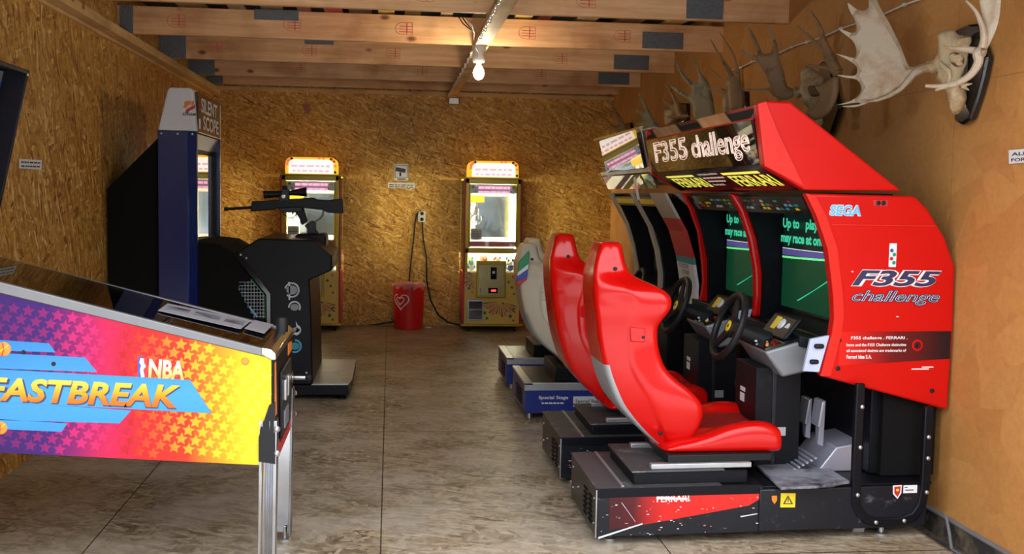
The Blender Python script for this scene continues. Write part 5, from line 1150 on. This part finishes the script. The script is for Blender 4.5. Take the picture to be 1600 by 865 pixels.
for ya, yb in ((PY0, PY0+.012), (PY1-.012, PY1)):
    sd = build('side_panel', MB().prism(art, [(XA, zb(XA)), (XB, zb(XB)), (XB, ztp(XB)), (XA, ztp(XA))], ya, yb), cab, .001)
    if ya == PY0:
        near_side = sd; s = MB(); row = 0
        # star pattern following the slope of the cabinet
        for r in range(-12, 14):
            for c in range(0, 30):
                u_ = c*.050+(r % 2)*.025; v_ = r*.0345
                x = XB-.02-u_; z = .62+v_+u_*.16
                if not (zb(x)+.020 < z < ztp(x)-.018) or x < -1.40: continue
                pz = .50
                a0_ = -.12
                R_ = .0235; pts = []
                for i in range(10):
                    a = PI/2+a0_+i*PI/5; rr_ = R_ if i % 2 == 0 else R_*.48; pts.append((x+rr_*math.cos(a), z+rr_*math.sin(a)))
                s.add([(px_, PY0-.0009, pz_) for px_, pz_ in pts], [tuple(range(10))], stars)
        build('star_pattern', s, near_side, smooth=0)
        yk = PY0-.002
        def slabpx(mb, mt, pts, y=yk, th=.002): mb.prism(mt, [PP(*p, Y=PY0) for p in pts], y, y+th)
        b = MB()
        for pts in (((-40, 528), (77, 536), (87, 550), (-40, 546)), ((-40, 549), (133, 558), (152, 581), (-40, 574)), ((-60, 624), (28, 628), (205, 641), (187, 661), (-60, 654)), ((-40, 652), (106, 661), (96, 674), (-40, 668))): slabpx(b, 'blueband', pts)
        slabpx(b, 'blueband', ((-80, 572), (297, 593), (331, 645), (-80, 624)), yk-.0012, .0025)
        bb_ = build('blue_band', b, near_side, smooth=0)
        og = gradient('orange_yellow_letter', 'Z', .70, .85, [(0, (.60, .05, .004)), (.35, (.70, .15, .006)), (.62, (.78, .38, .02)), (1, (.8, .6, .12))], .4, .1)
        (x0, z0), (x1, z1) = PP(-22, 625), PP(282, 638); d = Vector((x1-x0, 0, z1-z0)); hh = PP(0, 589)[1]-PP(0, 626)[1]
        tm = MB(); tm.text('navy', 'FASTBREAK', (x0+.004, yk-.0015, z0-.004), d, (0, 0, 1), d.length, hh, (0, -1, 0), .0005, .045, .25)
        tm.text(og, 'FASTBREAK', (x0, yk-.002, z0+.001), d, (0, 0, 1), d.length, hh, (0, -1, 0), .0008, .030, .25)
        build('title_lettering', tm, near_side, smooth=0)
        (x0, z0), (x1, z1) = PP(232, 589), PP(288, 593); d = Vector((x1-x0, 0, z1-z0))
        og2 = gradient('cream_orange_letter', 'Z', .83, .90, [(0, (.9, .28, .03)), (.5, (1, .75, .35)), (1, (1, .95, .8))], .3, .4)
        build('league_lettering', MB().text('dkred', 'NBA', (x0+.003, yk, z0-.003), d, (0, 0, 1), d.length, .068, (0, -1, 0), .0005, .05, .1).text(og2, 'NBA', (x0, yk-.0005, z0), d, (0, 0, 1), d.length, .068, (0, -1, 0), .0008, .035, .1), near_side, smooth=0)
        lg = MB(); slabpx(lg, 'blue', ((216, 557), (223, 557.5), (223, 590), (216, 589.5))); slabpx(lg, 'dkred', ((223, 557.5), (230, 558), (230, 590.5), (223, 590)))
        slabpx(lg, 'white', ((220, 559), (225, 560), (225, 566), (228, 572), (224, 577), (226, 588), (221, 589), (219, 578), (221, 570), (218, 566)), yk-.001)
        build('league_logo', lg, near_side, smooth=0)
        bt = MB(); x_, z_ = PP(383, 564); bt.lathe('orange', (x_, PY0+.002, z_), [(.014, 0), (.014, .006), (.011, .009)], 16, (0, -1, 0)); build('flipper_button', bt, near_side)
        bt = MB()
        for p in ((37, 550), (84, 568)):
            x_, z_ = PP(*p); bt.lathe('black_soft', (x_, PY0+.002, z_), [(.009, 0), (.008, .005)], 10, (0, -1, 0))
        build('bolt', bt, near_side)
        ba = MB()
        for (a, c, r) in ((6, 545, .026), (1, 668, .024)):
            x_, z_ = PP(a, c); ba.lathe('orange', (x_, yk+.001, z_), [(r, 0), (r*.95, .003), (r*.5, .006)], 20, (0, -1, 0))
            ba.tube('yellow', [(x_-r*.7, yk-.004, z_-r*.5), (x_, yk-.006, z_), (x_+r*.7, yk-.004, z_+r*.6)], .002, 5).tube('dkred', [(x_-r*.2, yk-.005, z_-r*.9), (x_+r*.1, yk-.006, z_), (x_-r*.1, yk-.005, z_+r*.9)], .002, 5)
        build('ball_graphic', ba, near_side)
# rails, glass, apron
rl = [(XA, ztp(XA)), (XB, ztp(XB)), (XB, ztp(XB)+.03), (XA, ztp(XA)+.048)]
FARR = [(XA, ztp(XA)), (XB, ztp(XB)), (XB, ztp(XB)+.022), (XA, ztp(XA)+.030)]
for ya, yb, q in ((PY0-.004, PY0+.02, rl), (PY1-.02, PY1+.004, FARR)): build('side_rail', MB().prism('rail', q, ya, yb), pb, .004)
build('playfield_glass', MB().prism('pinglass', [(XA, ztp(XA)+.030), (XB-.03, ztp(XB)+.018), (XB-.03, ztp(XB)+.022), (XA, ztp(XA)+.034)], PY0+.02, PY1-.02), pb)
pfm = mat('brown_playfield', (.10, .065, .035), .35, dirt=(.25, .18, .10), dirt_amt=.3, dscale=7, coat=.3)
build('playfield', MB().prism(pfm, [(XA, ztp(XA)-.01), (XB-.03, ztp(XB)-.01), (XB-.03, ztp(XB)+.0), (XA, ztp(XA)+.0)], PY0+.02, PY1-.02), pb)
ap = MB(); zt_ = lambda x: ztp(x)+.022
def card(mb, x0, x1, y0, y1, mt): mb.add([(x0, y0, zt_(x0)+.002), (x1, y0, zt_(x1)+.002), (x1, y1, zt_(x1)+.002), (x0, y1, zt_(x0)+.002)], [(0, 1, 2, 3)], mt)
pts = [at(a, b, Z=.98) for a, b in ((262, 474), (392, 498), (378, 512), (248, 486))]
for nm, q in (('instruction_card', ((262, 474), (392, 501), (376, 514), (247, 485))), ('price_card', ((398, 500), (427, 507), (413, 521), (382, 513)))):
    n_ = (-.246, 0, -1); P3 = [at(a, b, n=n_, p=(XB, PY0, ztp(XB)+.026)) for a, b in q]
    o = build(nm, MB().slab('card', P3, (0, 0, .0012)), pb)
    if nm == 'instruction_card':
        l = MB(); u = (P3[1]-P3[0]); v = (P3[3]-P3[0])
        for t0, t1 in ((.04, .30), (.36, .66), (.72, .95)): l.slab('greyplate', [P3[0]+u*t0+v*.25+Vector((0, 0, .0014)), P3[0]+u*t1+v*.25+Vector((0, 0, .0014)), P3[0]+u*t1+v*.75+Vector((0, 0, .0014)), P3[0]+u*t0+v*.75+Vector((0, 0, .0014))], (0, 0, .0005))
        build('card_print', l, o, smooth=0)
build('lockdown_bar', MB().prism('chrome', [(XB-.035, ztp(XB)+.015), (XB-.035, ztp(XB)+.042), (XB+.0, ztp(XB)+.036), (XB+.018, ztp(XB)+.018), (XB+.018, ztp(XB)-.006), (XB, ztp(XB)-.006)], PY0-.01, PY1+.01), pb, .005, seg=3)
build('start_cap', MB().lathe('black_soft', (XB-.01, PY1-.20, ztp(XB)+.035), [(.024, 0), (.024, .05), (.02, .058), (.0, .058)], 18), pb)
fp = build('front_panel', MB().box('black', (XB, PY0, zb(XB)), (XB+.012, PY1, ztp(XB)-.006)), pb)
zf = zb(XB)
build('front_artwork', MB().prism('dkred', [(PY0+.01, zf+.0), (PY1-.01, zf+.0), (PY1-.01, zf+.07), (PY0+.2, zf+.04), (PY0+.01, zf+.12)], XB+.012, XB+.0135, 'X').prism('orange', [(PY0+.005, zf+.18), (PY0+.07, zf+.18), (PY0+.04, zf+.38), (PY0+.005, zf+.38)], XB+.012, XB+.0135, 'X').prism('orange', [(PY1-.18, zf+.33), (PY1-.02, zf+.33), (PY1-.02, zf+.37), (PY1-.18, zf+.38)], XB+.012, XB+.0135, 'X'), fp, smooth=0)
cd = build('coin_door', MB().box('black_worn', (XB+.012, PY0+.17, zf+.06), (XB+.024, PY1-.17, zf+.32)), fp, .004)
build('coin_slot', MB().box('steel', (XB+.024, PY0+.22, zf+.2), (XB+.034, PY0+.27, zf+.28)).box('steel', (XB+.024, PY0+.32, zf+.2), (XB+.034, PY0+.37, zf+.28)).box('grey', (XB+.024, PY0+.22, zf+.09), (XB+.03, PY0+.37, zf+.16)), cd, .002)
build('plunger', MB().cyl('chrome', (XB+.01, PY1-.07, zf+.22), (XB+.075, PY1-.07, zf+.22), .010).lathe('black_soft', (XB+.075, PY1-.07, zf+.22), [(.012, 0), (.016, .006), (.016, .018), (.008, .026)], 14, (1, 0, 0)).cyl('chrome', (XB+.012, PY1-.07, zf+.22), (XB+.022, PY1-.07, zf+.22), .026), fp)
# legs
def leg(x, y, sy_, sx_, ztop):
    m_ = MB(); t = .003; w_ = .062
    prof = [(0, 0), (.010, -.003), (.018, .006), (.026, -.003), (.034, .006), (.044, -.002), (.054, .004), (w_, 0), (w_, .008), (.012, .012), (.008, w_), (0, w_), (.004, .054), (-.002, .044), (.006, .034), (-.003, .026), (.006, .018), (-.003, .010)]
    ring = lambda z, e: [Vector((x-sx_*(a+e), y+sy_*(b_+e), z)) for a, b_ in prof]
    m_.loft('legchrome', [ring(.03, .004), ring(ztop, -.006)])
    o = build('leg', m_, pb, .001)
    build('foot', MB().cyl('steel', (x-sx_*.03, y+sy_*.03, .008), (x-sx_*.03, y+sy_*.03, .06), .006).lathe('steel', (x-sx_*.03, y+sy_*.03, .0), [(.026, 0), (.026, .008), (.01, .014)], 14), o)
    b = MB()
    for z in (ztop-.03, ztop-.12): b.lathe('steel', (x+sx_*.004, y-sy_*.004, z), [(.012, 0), (.012, .008), (.006, .012)], 8, (sx_, -sy_, 0))
    build('leg_bolt', b, o)
    build('corner_bracket', MB().slab('black_soft', [(x-sx_*.0, y-sy_*.008, ztop-.16), (x-sx_*.060, y-sy_*.008, ztop-.15), (x-sx_*.06, y-sy_*.008, ztop-.06), (x-sx_*.022, y-sy_*.008, ztop+.06), (x-sx_*.0, y-sy_*.008, ztop+.07)], (0, sy_*.002, 0)), o)
leg(XB+.016, PY0-.006, 1, 1, .665); leg(XB+.016, PY1+.006, -1, 1, .665); leg(XA-.006, PY0-.006, 1, -1, .70); leg(XA-.006, PY1+.006, -1, -1, .70)
# backbox: open-fronted black box, its lit-up picture set back behind the frame
KY0, KY1 = PY0-.10, PY1+.10
kb, kt = Vector((-1.675, 0, 1.20)), Vector((-1.502, 0, 1.985))       # front edge, bottom and top
du = (kt-kb).normalized(); dn = Vector((-du.z, 0, du.x))             # up the face, and into the box
def K(u, dpt, y): q = kb+du*u+dn*dpt; return Vector((q.x, y, q.z))
HK = (kt-kb).length
side_k = [(K(0, 0, 0).x, K(0, 0, 0).z), (K(HK, 0, 0).x, K(HK, 0, 0).z), (K(HK, .24, 0).x, K(HK, .24, 0).z), (K(0, .24, 0).x, K(0, .24, 0).z)]
bk = build('backbox', MB().prism('black', side_k, KY0, KY0+.018).prism('black', side_k, KY1-.018, KY1).hexa('black', [K(0, .22, KY0+.01), K(HK, .22, KY0+.01), K(HK, .22, KY1-.01), K(0, .22, KY1-.01)], [K(0, .24, KY0+.01), K(HK, .24, KY0+.01), K(HK, .24, KY1-.01), K(0, .24, KY1-.01)])
   .hexa('black', [K(HK-.02, .0, KY0+.01), K(HK, .0, KY0+.01), K(HK, .0, KY1-.01), K(HK-.02, .0, KY1-.01)], [K(HK-.02, .23, KY0+.01), K(HK, .23, KY0+.01), K(HK, .23, KY1-.01), K(HK-.02, .23, KY1-.01)])
   .hexa('black', [K(0, .0, KY0+.01), K(.16, .0, KY0+.01), K(.16, .0, KY1-.01), K(0, .0, KY1-.01)], [K(0, .23, KY0+.01), K(.16, .23, KY0+.01), K(.16, .23, KY1-.01), K(0, .23, KY1-.01)]), pb, .004)
build('backbox_neck', MB().box('black', (-1.90, PY0+.06, ztp(-1.9)-.1), (-1.66, PY1-.06, 1.22)), pb)
def kquad(mb, mt, u0, u1, y0, y1, dpt, th=.003, r=.0):
    n_ = 4; pts = []
    for cu, cyy, a0 in ((u0+r, y0+r, PI), (u1-r, y0+r, PI/2), (u1-r, y1-r, 0), (u0+r, y1-r, -PI/2)):
        for i in range(n_+1):
            a = a0-PI/2*i/n_; pts.append(K(cu+r*math.cos(a), dpt, cyy-r*math.sin(a)*-1) if r else K(cu, dpt, cyy))
    if not r: pts = [K(u0, dpt, y0), K(u1, dpt, y0), K(u1, dpt, y1), K(u0, dpt, y1)]
    mb.slab(mt, pts, dn*th)
b = MB(); kquad(b, 'grey', .17, HK-.03, KY0+.02, KY1-.02, .095, .004)
bgp = build('picture_frame', b, bk)
b = MB(); kquad(b, 'blue', .19, HK-.07, KY0+.04, KY1-.035, .090); kquad(b, 'white', .20, HK-.08, KY0+.05, KY1-.05, .128); kquad(b, 'dkred', .205, HK-.085, KY0+.055, KY1-.056, .086); kquad(b, 'black_soft', .36, HK-.15, KY0+.12, KY1-.13, .084)
build('backglass_picture', b, bgp, smooth=0)
b = MB(); rk = random.Random(9)
for i in range(26):
    u0 = rk.uniform(.22, .62); y0 = rk.uniform(KY0+.08, KY1-.18); kquad(b, rk.choice(['dkred', 'orange', 'greydust', 'fibre', 'red', 'pale_base']), u0, u0+rk.uniform(.02, .09), y0, y0+rk.uniform(.02, .09), .082-.0002*i, .0002)
kquad(b, 'white', .52, .60, KY1-.10, KY1-.075, .076, .0003); kquad(b, 'blue', .53, .59, KY1-.095, KY1-.085, .075, .0003)
build('backglass_picture', b, bgp, smooth=0)
b = MB(); b.lathe('steel', K(.12, -.001, KY1-.045), [(.007, 0), (.005, .003)], 8, -dn); b.lathe('steel', K(HK-.02, -.001, KY1-.02), [(.006, 0), (.005, .003)], 8, -dn)
build('screw', b, bk)

# ============================================================ MOOSE ANTLER MOUNTS
Z7 = lambda pts: zoomed(pts, .23125, 950, 20); Z2 = lambda pts: zoomed(pts, .2427, 1240, 0)
def on(pts, p, n): return [at(a, b, n=n, p=p) for a, b in pts]
def cup(d): return lambda x, y, w_, h_: d*((x/w_-.5)**2*4+(y/h_-.5)**2*2)
NC = (-.50, -.86, .05)
def mount(name, label, loc): return thing(name, label, 'antlers', loc, 'moose antlers hung along the right wall')
# A: nearest, big pale
a = mount('moose_antlers', 'largest pale moose antlers with white skull on black plaque, nearest the doorway', (2.5, 4.5, 2.0))
XW = 2.525
build('plaque', MB().slab('black_gloss', [at(x, y, X=XW-.03) for x, y in Z2([(1040, 185), (1110, 155), (1190, 150), (1212, 200), (1212, 290), (1240, 370), (1215, 490), (1180, 620), (1130, 770), (1080, 805), (1030, 780), (1030, 730), (1060, 560), (1030, 400), (1010, 260)])], (.04, 0, 0)), a, .012)
sk = build('skull', MB().inflate('bone', on(Z2([(905, 385), (940, 330), (935, 230), (975, 197), (1030, 197), (1060, 225), (1140, 240), (1120, 300), (1110, 400), (1095, 440), (1070, 500), (1090, 550), (1105, 610), (1100, 660), (1070, 720), (1030, 735), (1005, 690), (990, 600), (960, 540), (930, 520), (935, 470), (885, 470), (865, 440), (865, 400)]), (2.40, 4.62, 2.0), (-.86, -.5, 0)), (-.86, -.5, 0), .006, .65, .045), a)
build('eye_socket', MB().inflate('socket_shade', on(Z2([(1010, 345), (1060, 340), (1095, 370), (1090, 415), (1045, 430), (1010, 395)]), (2.355, 4.60, 2.0), (-.86, -.5, 0)), (-.86, -.5, 0), .002, .3, .012), sk)  # shallow patch, the hollow's shade is put into its colour
build('skull_base', MB().inflate('bone', on(Z2([(1005, 360), (1030, 340), (1050, 352), (1078, 345), (1092, 375), (1080, 392), (1090, 415), (1060, 425), (1040, 405), (1015, 398)]), (2.33, 4.59, 2.0), (-.86, -.5, 0)), (-.86, -.5, 0), .003, .4, .014, smooth=1), sk)
build('skull_ridge', MB().tube('bone', on(Z2([(940, 400), (965, 430), (1000, 460), (1005, 500), (990, 540)]), (2.345, 4.6, 2.0), (-.86, -.5, 0)), [.006, .010, .012, .010, .006], 8).tube('bone', on(Z2([(1085, 560), (1110, 545), (1148, 538)]), (2.38, 4.6, 2.0), (-.86, -.5, 0)), [.010, .008, .003], 8).tube('bone', on(Z2([(1070, 530), (1100, 560), (1128, 580)]), (2.38, 4.6, 2.0), (-.86, -.5, 0)), [.008, .007, .003], 8), sk)
palmA = [(880, 398), (845, 412), (800, 430), (745, 432), (718, 372), (690, 300), (650, 215), (600, 120), (560, 55), (535, 0), (520, -60), (505, -70), (490, -20), (486, 25), (484, 55), (450, 75), (410, 66), (380, 45), (352, 28), (365, 75), (395, 130), (410, 180), (402, 210), (372, 216), (340, 207), (293, 193), (340, 232), (382, 265), (402, 305), (408, 345), (393, 378), (345, 367), (282, 355), (345, 385), (398, 420), (413, 450), (408, 478), (390, 492), (345, 492), (284, 490), (345, 506), (400, 512), (430, 540), (440, 580), (420, 620), (372, 655), (284, 684), (360, 672), (420, 664), (430, 676), (312, 692), (400, 694), (475, 668), (560, 640), (650, 600), (720, 550), (770, 500), (830, 465), (885, 462)]
build('antler', MB().inflate('antler_pale', on(Z2(palmA), (2.30, 4.95, 2.1), NC), NC, .004, .32, .020, bend=cup(.03), smooth=1), a)
nA = (-.75, -.66, 0)
build('palm_edge', MB().tube('antler_pale', on(Z2([(880, 430), (830, 440), (775, 470), (735, 520), (690, 570), (620, 615), (540, 645), (470, 655)]), (2.27, 4.93, 2.1), NC), [.024, .022, .018, .015, .012, .010, .007, .004], 10), a)
an = build('antler', MB().inflate('antler_pale', on(Z2([(1195, 360), (1230, 345), (1262, 290), (1300, 215), (1330, 140), (1345, 40), (1350, -60), (1330, -160), (1215, -170), (1205, -60), (1212, 50), (1225, 140), (1228, 230), (1200, 300)]), (2.25, 4.22, 2.2), nA), nA, .004, .3, .018, bend=cup(.02), smooth=1), a)
def tine(pts, p, n, rs): P_ = on(pts, p, n); return P_, rs
def tin(name, mt, pts, p, n, r0, r1, parent):
    P_ = on(pts, p, n); m_ = len(P_); Q = []
    for i in range(m_-1):       # smooth the path
        a_, b_, c_, d_ = P_[max(i-1, 0)], P_[i], P_[i+1], P_[min(i+2, m_-1)]
        for t in (0, .25, .5, .75): Q.append(.5*((2*b_)+(c_-a_)*t+(2*a_-5*b_+4*c_-d_)*t*t+(3*b_-a_-3*c_+d_)*t**3))
    Q.append(P_[-1]); k_ = len(Q)
    return build(name, MB().tube(mt, Q, [r0+(r1-r0)*i/(k_-1) for i in range(k_)], 10), parent)
tin('tine', 'antler_pale', Z2([(1215, 310), (1225, 240), (1210, 160), (1170, 70), (1110, 5)]), (2.22, 4.2, 2.2), nA, .017, .004, an)
tin('tine', 'antler_pale', Z2([(1215, 330), (1185, 345), (1190, 400), (1140, 480), (1050, 535), (940, 555), (850, 552)]), (2.18, 4.25, 2.0), nA, .024, .006, an)
tin('tine', 'antler_pale', Z2([(1230, 345), (1160, 325), (1080, 315), (1010, 310), (960, 298)]), (2.20, 4.25, 2.0), nA, .018, .004, an)
tin('tine', 'antler_pale', Z2([(1060, 535), (980, 555), (915, 580)]), (2.18, 4.25, 2.0), nA, .016, .004, an)
# B
b = mount('moose_antlers', 'brown moose antlers with half-white skull, second from the doorway', (2.5, 6.0, 1.95))
pB = (2.36, 6.0, 2.0); nB = (-.8, -.6, 0)
build('plaque', MB().slab('black_gloss', [at(x, y, X=XW-.02) for x, y in Z7([(1420, 345), (1450, 325), (1490, 340), (1540, 560), (1560, 640), (1500, 822), (1440, 860), (1420, 640)])], (.03, 0, 0)), b, .01)
sk = build('skull', MB().inflate('bone', on(Z7([(1258, 515), (1275, 500), (1300, 520), (1310, 470), (1308, 405), (1345, 362), (1385, 380), (1425, 405), (1450, 450), (1430, 520), (1440, 560), (1410, 620), (1390, 700), (1440, 700), (1440, 760), (1380, 740), (1370, 660), (1330, 620), (1310, 560), (1280, 580), (1262, 550)]), pB, nB), nB, .006, .6, .05), b)
build('eye_socket', MB().inflate('socket_shade', on(Z7([(1350, 500), (1400, 495), (1435, 530), (1420, 560), (1370, 560)]), (2.30, 5.97, 2.0), nB), nB, .002, .3, .012), sk)
build('antler', MB().inflate('antler_brown', on(Z7([(1262, 520), (1215, 500), (1195, 420), (1160, 310), (1145, 220), (1115, 140), (1080, 72), (1095, 150), (1112, 225), (1098, 272), (1045, 272), (1025, 225), (990, 150), (948, 92), (962, 165), (1008, 258), (1000, 292), (950, 268), (885, 243), (940, 285), (1008, 330), (1055, 400), (1085, 465), (1095, 505), (1000, 512), (875, 517), (1000, 524), (1090, 530), (1115, 560), (1180, 590), (1250, 575)]), (2.28, 6.35, 2.0), NC), NC, .004, .3, .018, bend=cup(.02), smooth=1), b)
an = build('antler', MB().inflate('antler_brown', on(Z7([(1400, 500), (1470, 470), (1545, 420), (1560, 480), (1545, 580), (1490, 680), (1400, 725), (1340, 680), (1360, 650), (1410, 620), (1440, 560)]), (2.22, 5.85, 2.0), nB), nB, .004, .3, .02, smooth=1), b)
tin('tine', 'antler_brown', Z7([(1555, 420), (1500, 330), (1450, 250), (1380, 180), (1275, 88)]), (2.2, 5.85, 2.1), nB, .026, .004, an)
tin('tine', 'antler_brown', Z7([(1550, 400), (1500, 290), (1455, 180), (1430, 90), (1370, -10)]), (2.2, 5.85, 2.1), nB, .03, .004, an)
tin('tine', 'antler_brown', Z7([(1560, 420), (1500, 380), (1420, 365), (1335, 352)]), (2.2, 5.85, 2.1), nB, .022, .005, an)
# C
c = mount('moose_antlers', 'mossy grey and dark brown moose antlers, third from the doorway', (2.5, 7.3, 1.9))
build('plaque', MB().slab('black_gloss', [at(x, y, X=XW-.02) for x, y in Z7([(840, 530), (925, 530), (925, 700), (840, 760)])], (.03, 0, 0)), c, .01)
build('skull', MB().inflate('bone', on(Z7([(790, 560), (840, 570), (850, 640), (800, 720), (780, 640)]), (2.4, 7.2, 1.9), nB), nB, .006, .5, .04), c)
build('antler', MB().inflate('antler_brown', on(Z7([(680, 372), (735, 412), (785, 462), (808, 470), (790, 430), (815, 430), (780, 355), (725, 250), (693, 178), (760, 290), (825, 372), (855, 425), (862, 350), (830, 265), (753, 130), (812, 215), (855, 290), (885, 400), (890, 480), (905, 560), (900, 660), (820, 660), (812, 565), (740, 528), (663, 515), (760, 508), (815, 520), (800, 490), (760, 450)]), (2.33, 7.05, 2.0), nB), nB, .004, .3, .018, smooth=1), c)
build('antler', MB().inflate('antler_grey', on(Z7([(458, 318), (500, 388), (560, 462), (598, 470), (615, 438), (600, 370), (553, 278), (592, 330), (632, 410), (680, 468), (700, 540), (718, 620), (720, 720), (590, 720), (575, 640), (550, 592), (480, 548), (408, 484), (490, 520), (548, 552), (568, 512), (540, 482), (495, 420)]), (2.3, 7.75, 2.0), NC), NC, .005, .3, .02, bend=cup(.02), smooth=1), c)
# D
d = mount('moose_antlers', 'small brown antlers with white skull edge, fourth from the doorway', (2.5, 8.7, 1.9))
build('skull', MB().inflate('bone', on(Z7([(388, 655), (440, 660), (440, 730), (395, 760), (385, 700)]), (2.4, 8.6, 1.9), nB), nB, .006, .5, .04), d)
build('plaque', MB().slab('black_gloss', [at(x, y, X=XW-.02) for x, y in Z7([(440, 610), (530, 610), (530, 730), (440, 760)])], (.03, 0, 0)), d, .01)
build('antler', MB().inflate('antler_brown', on(Z7([(375, 453), (405, 520), (440, 590), (445, 620), (400, 600), (360, 580), (400, 625), (430, 660), (450, 690), (390, 700), (450, 715), (560, 700), (500, 680), (480, 620), (460, 580), (430, 520)]), (2.33, 8.5, 2.0), nB), nB, .004, .3, .018, smooth=1), d)
build('antler', MB().inflate('antler_grey', on(Z7([(205, 540), (225, 600), (248, 645), (240, 668), (182, 652), (225, 690), (232, 720), (205, 740), (158, 708), (190, 752), (250, 790), (350, 790), (320, 730), (280, 665), (250, 600)]), (2.3, 9.3, 2.0), NC), NC, .004, .3, .018, smooth=1), d)
# E
e = mount('moose_antlers', 'dark antler farthest from the doorway, by the back corner', (2.5, 10.6, 1.9))
build('plaque', MB().slab('black_gloss', [at(x, y, X=XW-.02) for x, y in Z7([(60, 760), (150, 740), (160, 850), (80, 850)])], (.03, 0, 0)), e, .01)
build('antler', MB().inflate('antler_brown', on(Z7([(18, 612), (40, 680), (70, 740), (60, 765), (0, 748), (50, 800), (60, 850), (160, 850), (130, 790), (90, 710), (50, 650)]), (2.3, 10.4, 2.0), NC), NC, .006, .3, .02, smooth=1), e)
